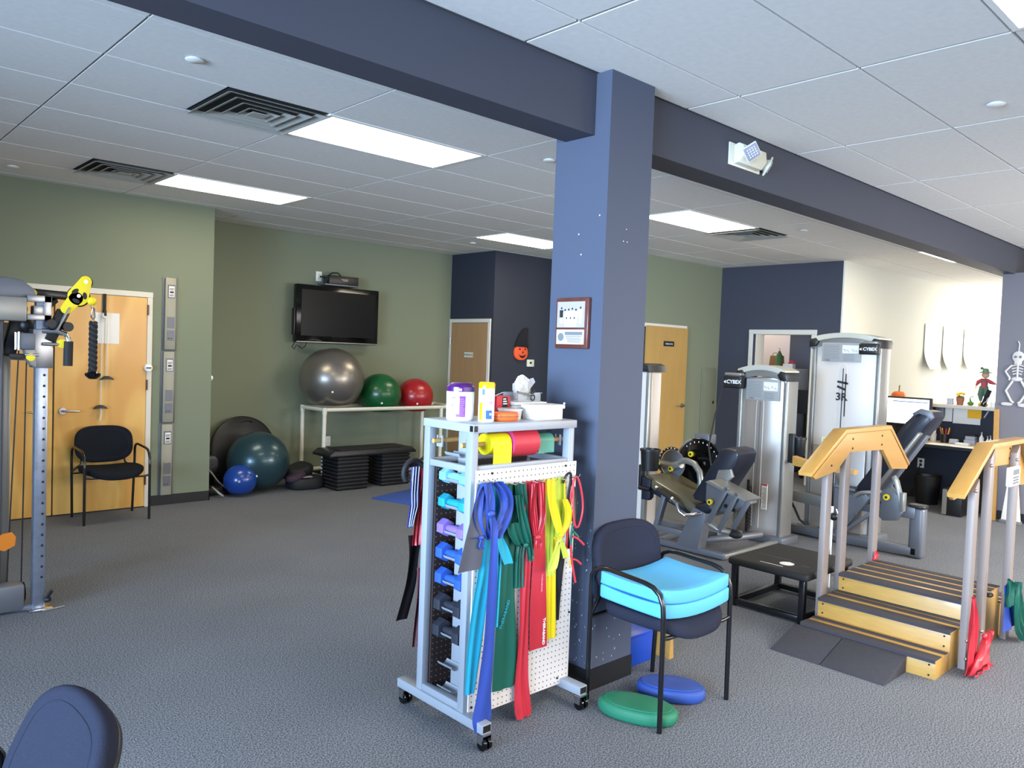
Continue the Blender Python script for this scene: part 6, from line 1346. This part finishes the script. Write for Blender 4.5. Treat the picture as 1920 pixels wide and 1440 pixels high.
# ---------------------------------------------------------------- office behind the doorway
t = thing('office_cabinet', 'tall white cabinet in the office holding the paper bag', 'cabinet', (11.5, 6.2, 0))
obj('carcass', MB().box(11.3, 11.8, 5.80, 6.60, 0, 1.545, .006), 'label grey', t); obj('door', MB().box(11.288, 11.30, 5.81, 6.19, .05, 1.52, .003), 'white trim', t); obj('door', MB().box(11.288, 11.30, 6.21, 6.59, .05, 1.52, .003), 'white trim', t)
t = thing('paper_bag', 'brown paper bag with handle on top of the office cabinet', 'bag', (11.45, 6.17, 1.547)); obj('bag_body', MB().prism([(6.05, 1.547), (6.27, 1.547), (6.25, 1.74), (6.07, 1.74)], 'x', 11.40, 11.50, .004), 'bag kraft', t)
obj('handle', MB().tube([(11.42, 6.22, 1.74), (11.42, 6.21, 1.775), (11.42, 6.18, 1.785), (11.42, 6.13, 1.775), (11.42, 6.12, 1.74)], .006, 8), 'bag kraft', t)
t = thing('soap_bottle', 'green pump bottle right of the brown paper bag', 'bottle', (11.36, 6.06, 1.547)); obj('bottle_body', MB().lathe([(0, 0), (.045, 0), (.05, .19), (.025, .24), (.012, .27), (0, .27)], (11.36, 6.075, 1.547), n=24), 'soap green', t); obj('pump', MB().cyl((11.36, 6.075, 1.81), (11.36, 6.075, 1.85), .007, n=8).box(11.32, 11.365, 6.065, 6.085, 1.845, 1.855), 'cloudy plastic', t)
t = thing('tissue_box', 'white carton with a red lid flap on the office cabinet', 'box', (11.38, 5.9, 1.547)); obj('carton', MB().box(11.34, 11.44, 5.84, 6.0, 1.547, 1.62, .002), 'white plastic', t); obj('red_flap', MB().prism([(5.93, 1.62), (5.83, 1.64), (5.86, 1.67), (5.89, 1.68)], 'x', 11.36, 11.40), 'red card', t)
t = thing('office_chair', 'black office chair and dark equipment visible between the two towers', 'office chair', (10.9, 5.3, 0))
obj('backrest', MB().box(10.90, 10.96, 5.22, 5.62, .90, 1.25, .02), 'black rubber', t); obj('seat', MB().box(10.65, 10.97, 5.2, 5.64, .48, .56, .02), 'black rubber', t); obj('column', MB().cyl((10.85, 5.42, .06), (10.85, 5.42, .5), .03).bar((10.93, 5.42, .5), (10.97, 5.42, .95), .05, .02, (0, 1, 0)), 'black metal', t)
for k in range(5): a = 2*pi*k/5; obj('leg', MB().bar((10.85, 5.42, .07), (10.85+.25*cos(a), 5.42+.25*sin(a), .05), .04, .03).sph((10.85+.25*cos(a), 5.42+.25*sin(a), .028), .028, u=10, v=8), 'black plastic', t)
t = thing('printer_stand', 'dark printer on a black stand seen through the doorway gap', 'printer', (11.2, 5.15, 0)); obj('stand', MB().box(11.2, 11.7, 4.95, 5.55, 0, .85, .01), 'black plastic', t); obj('printer_body', MB().box(11.25, 11.6, 5.0, 5.5, .855, 1.12, .02), 'dark text', t); obj('paper_tray', MB().box(11.20, 11.26, 5.1, 5.4, 1.0, 1.02), 'machine silver', t)
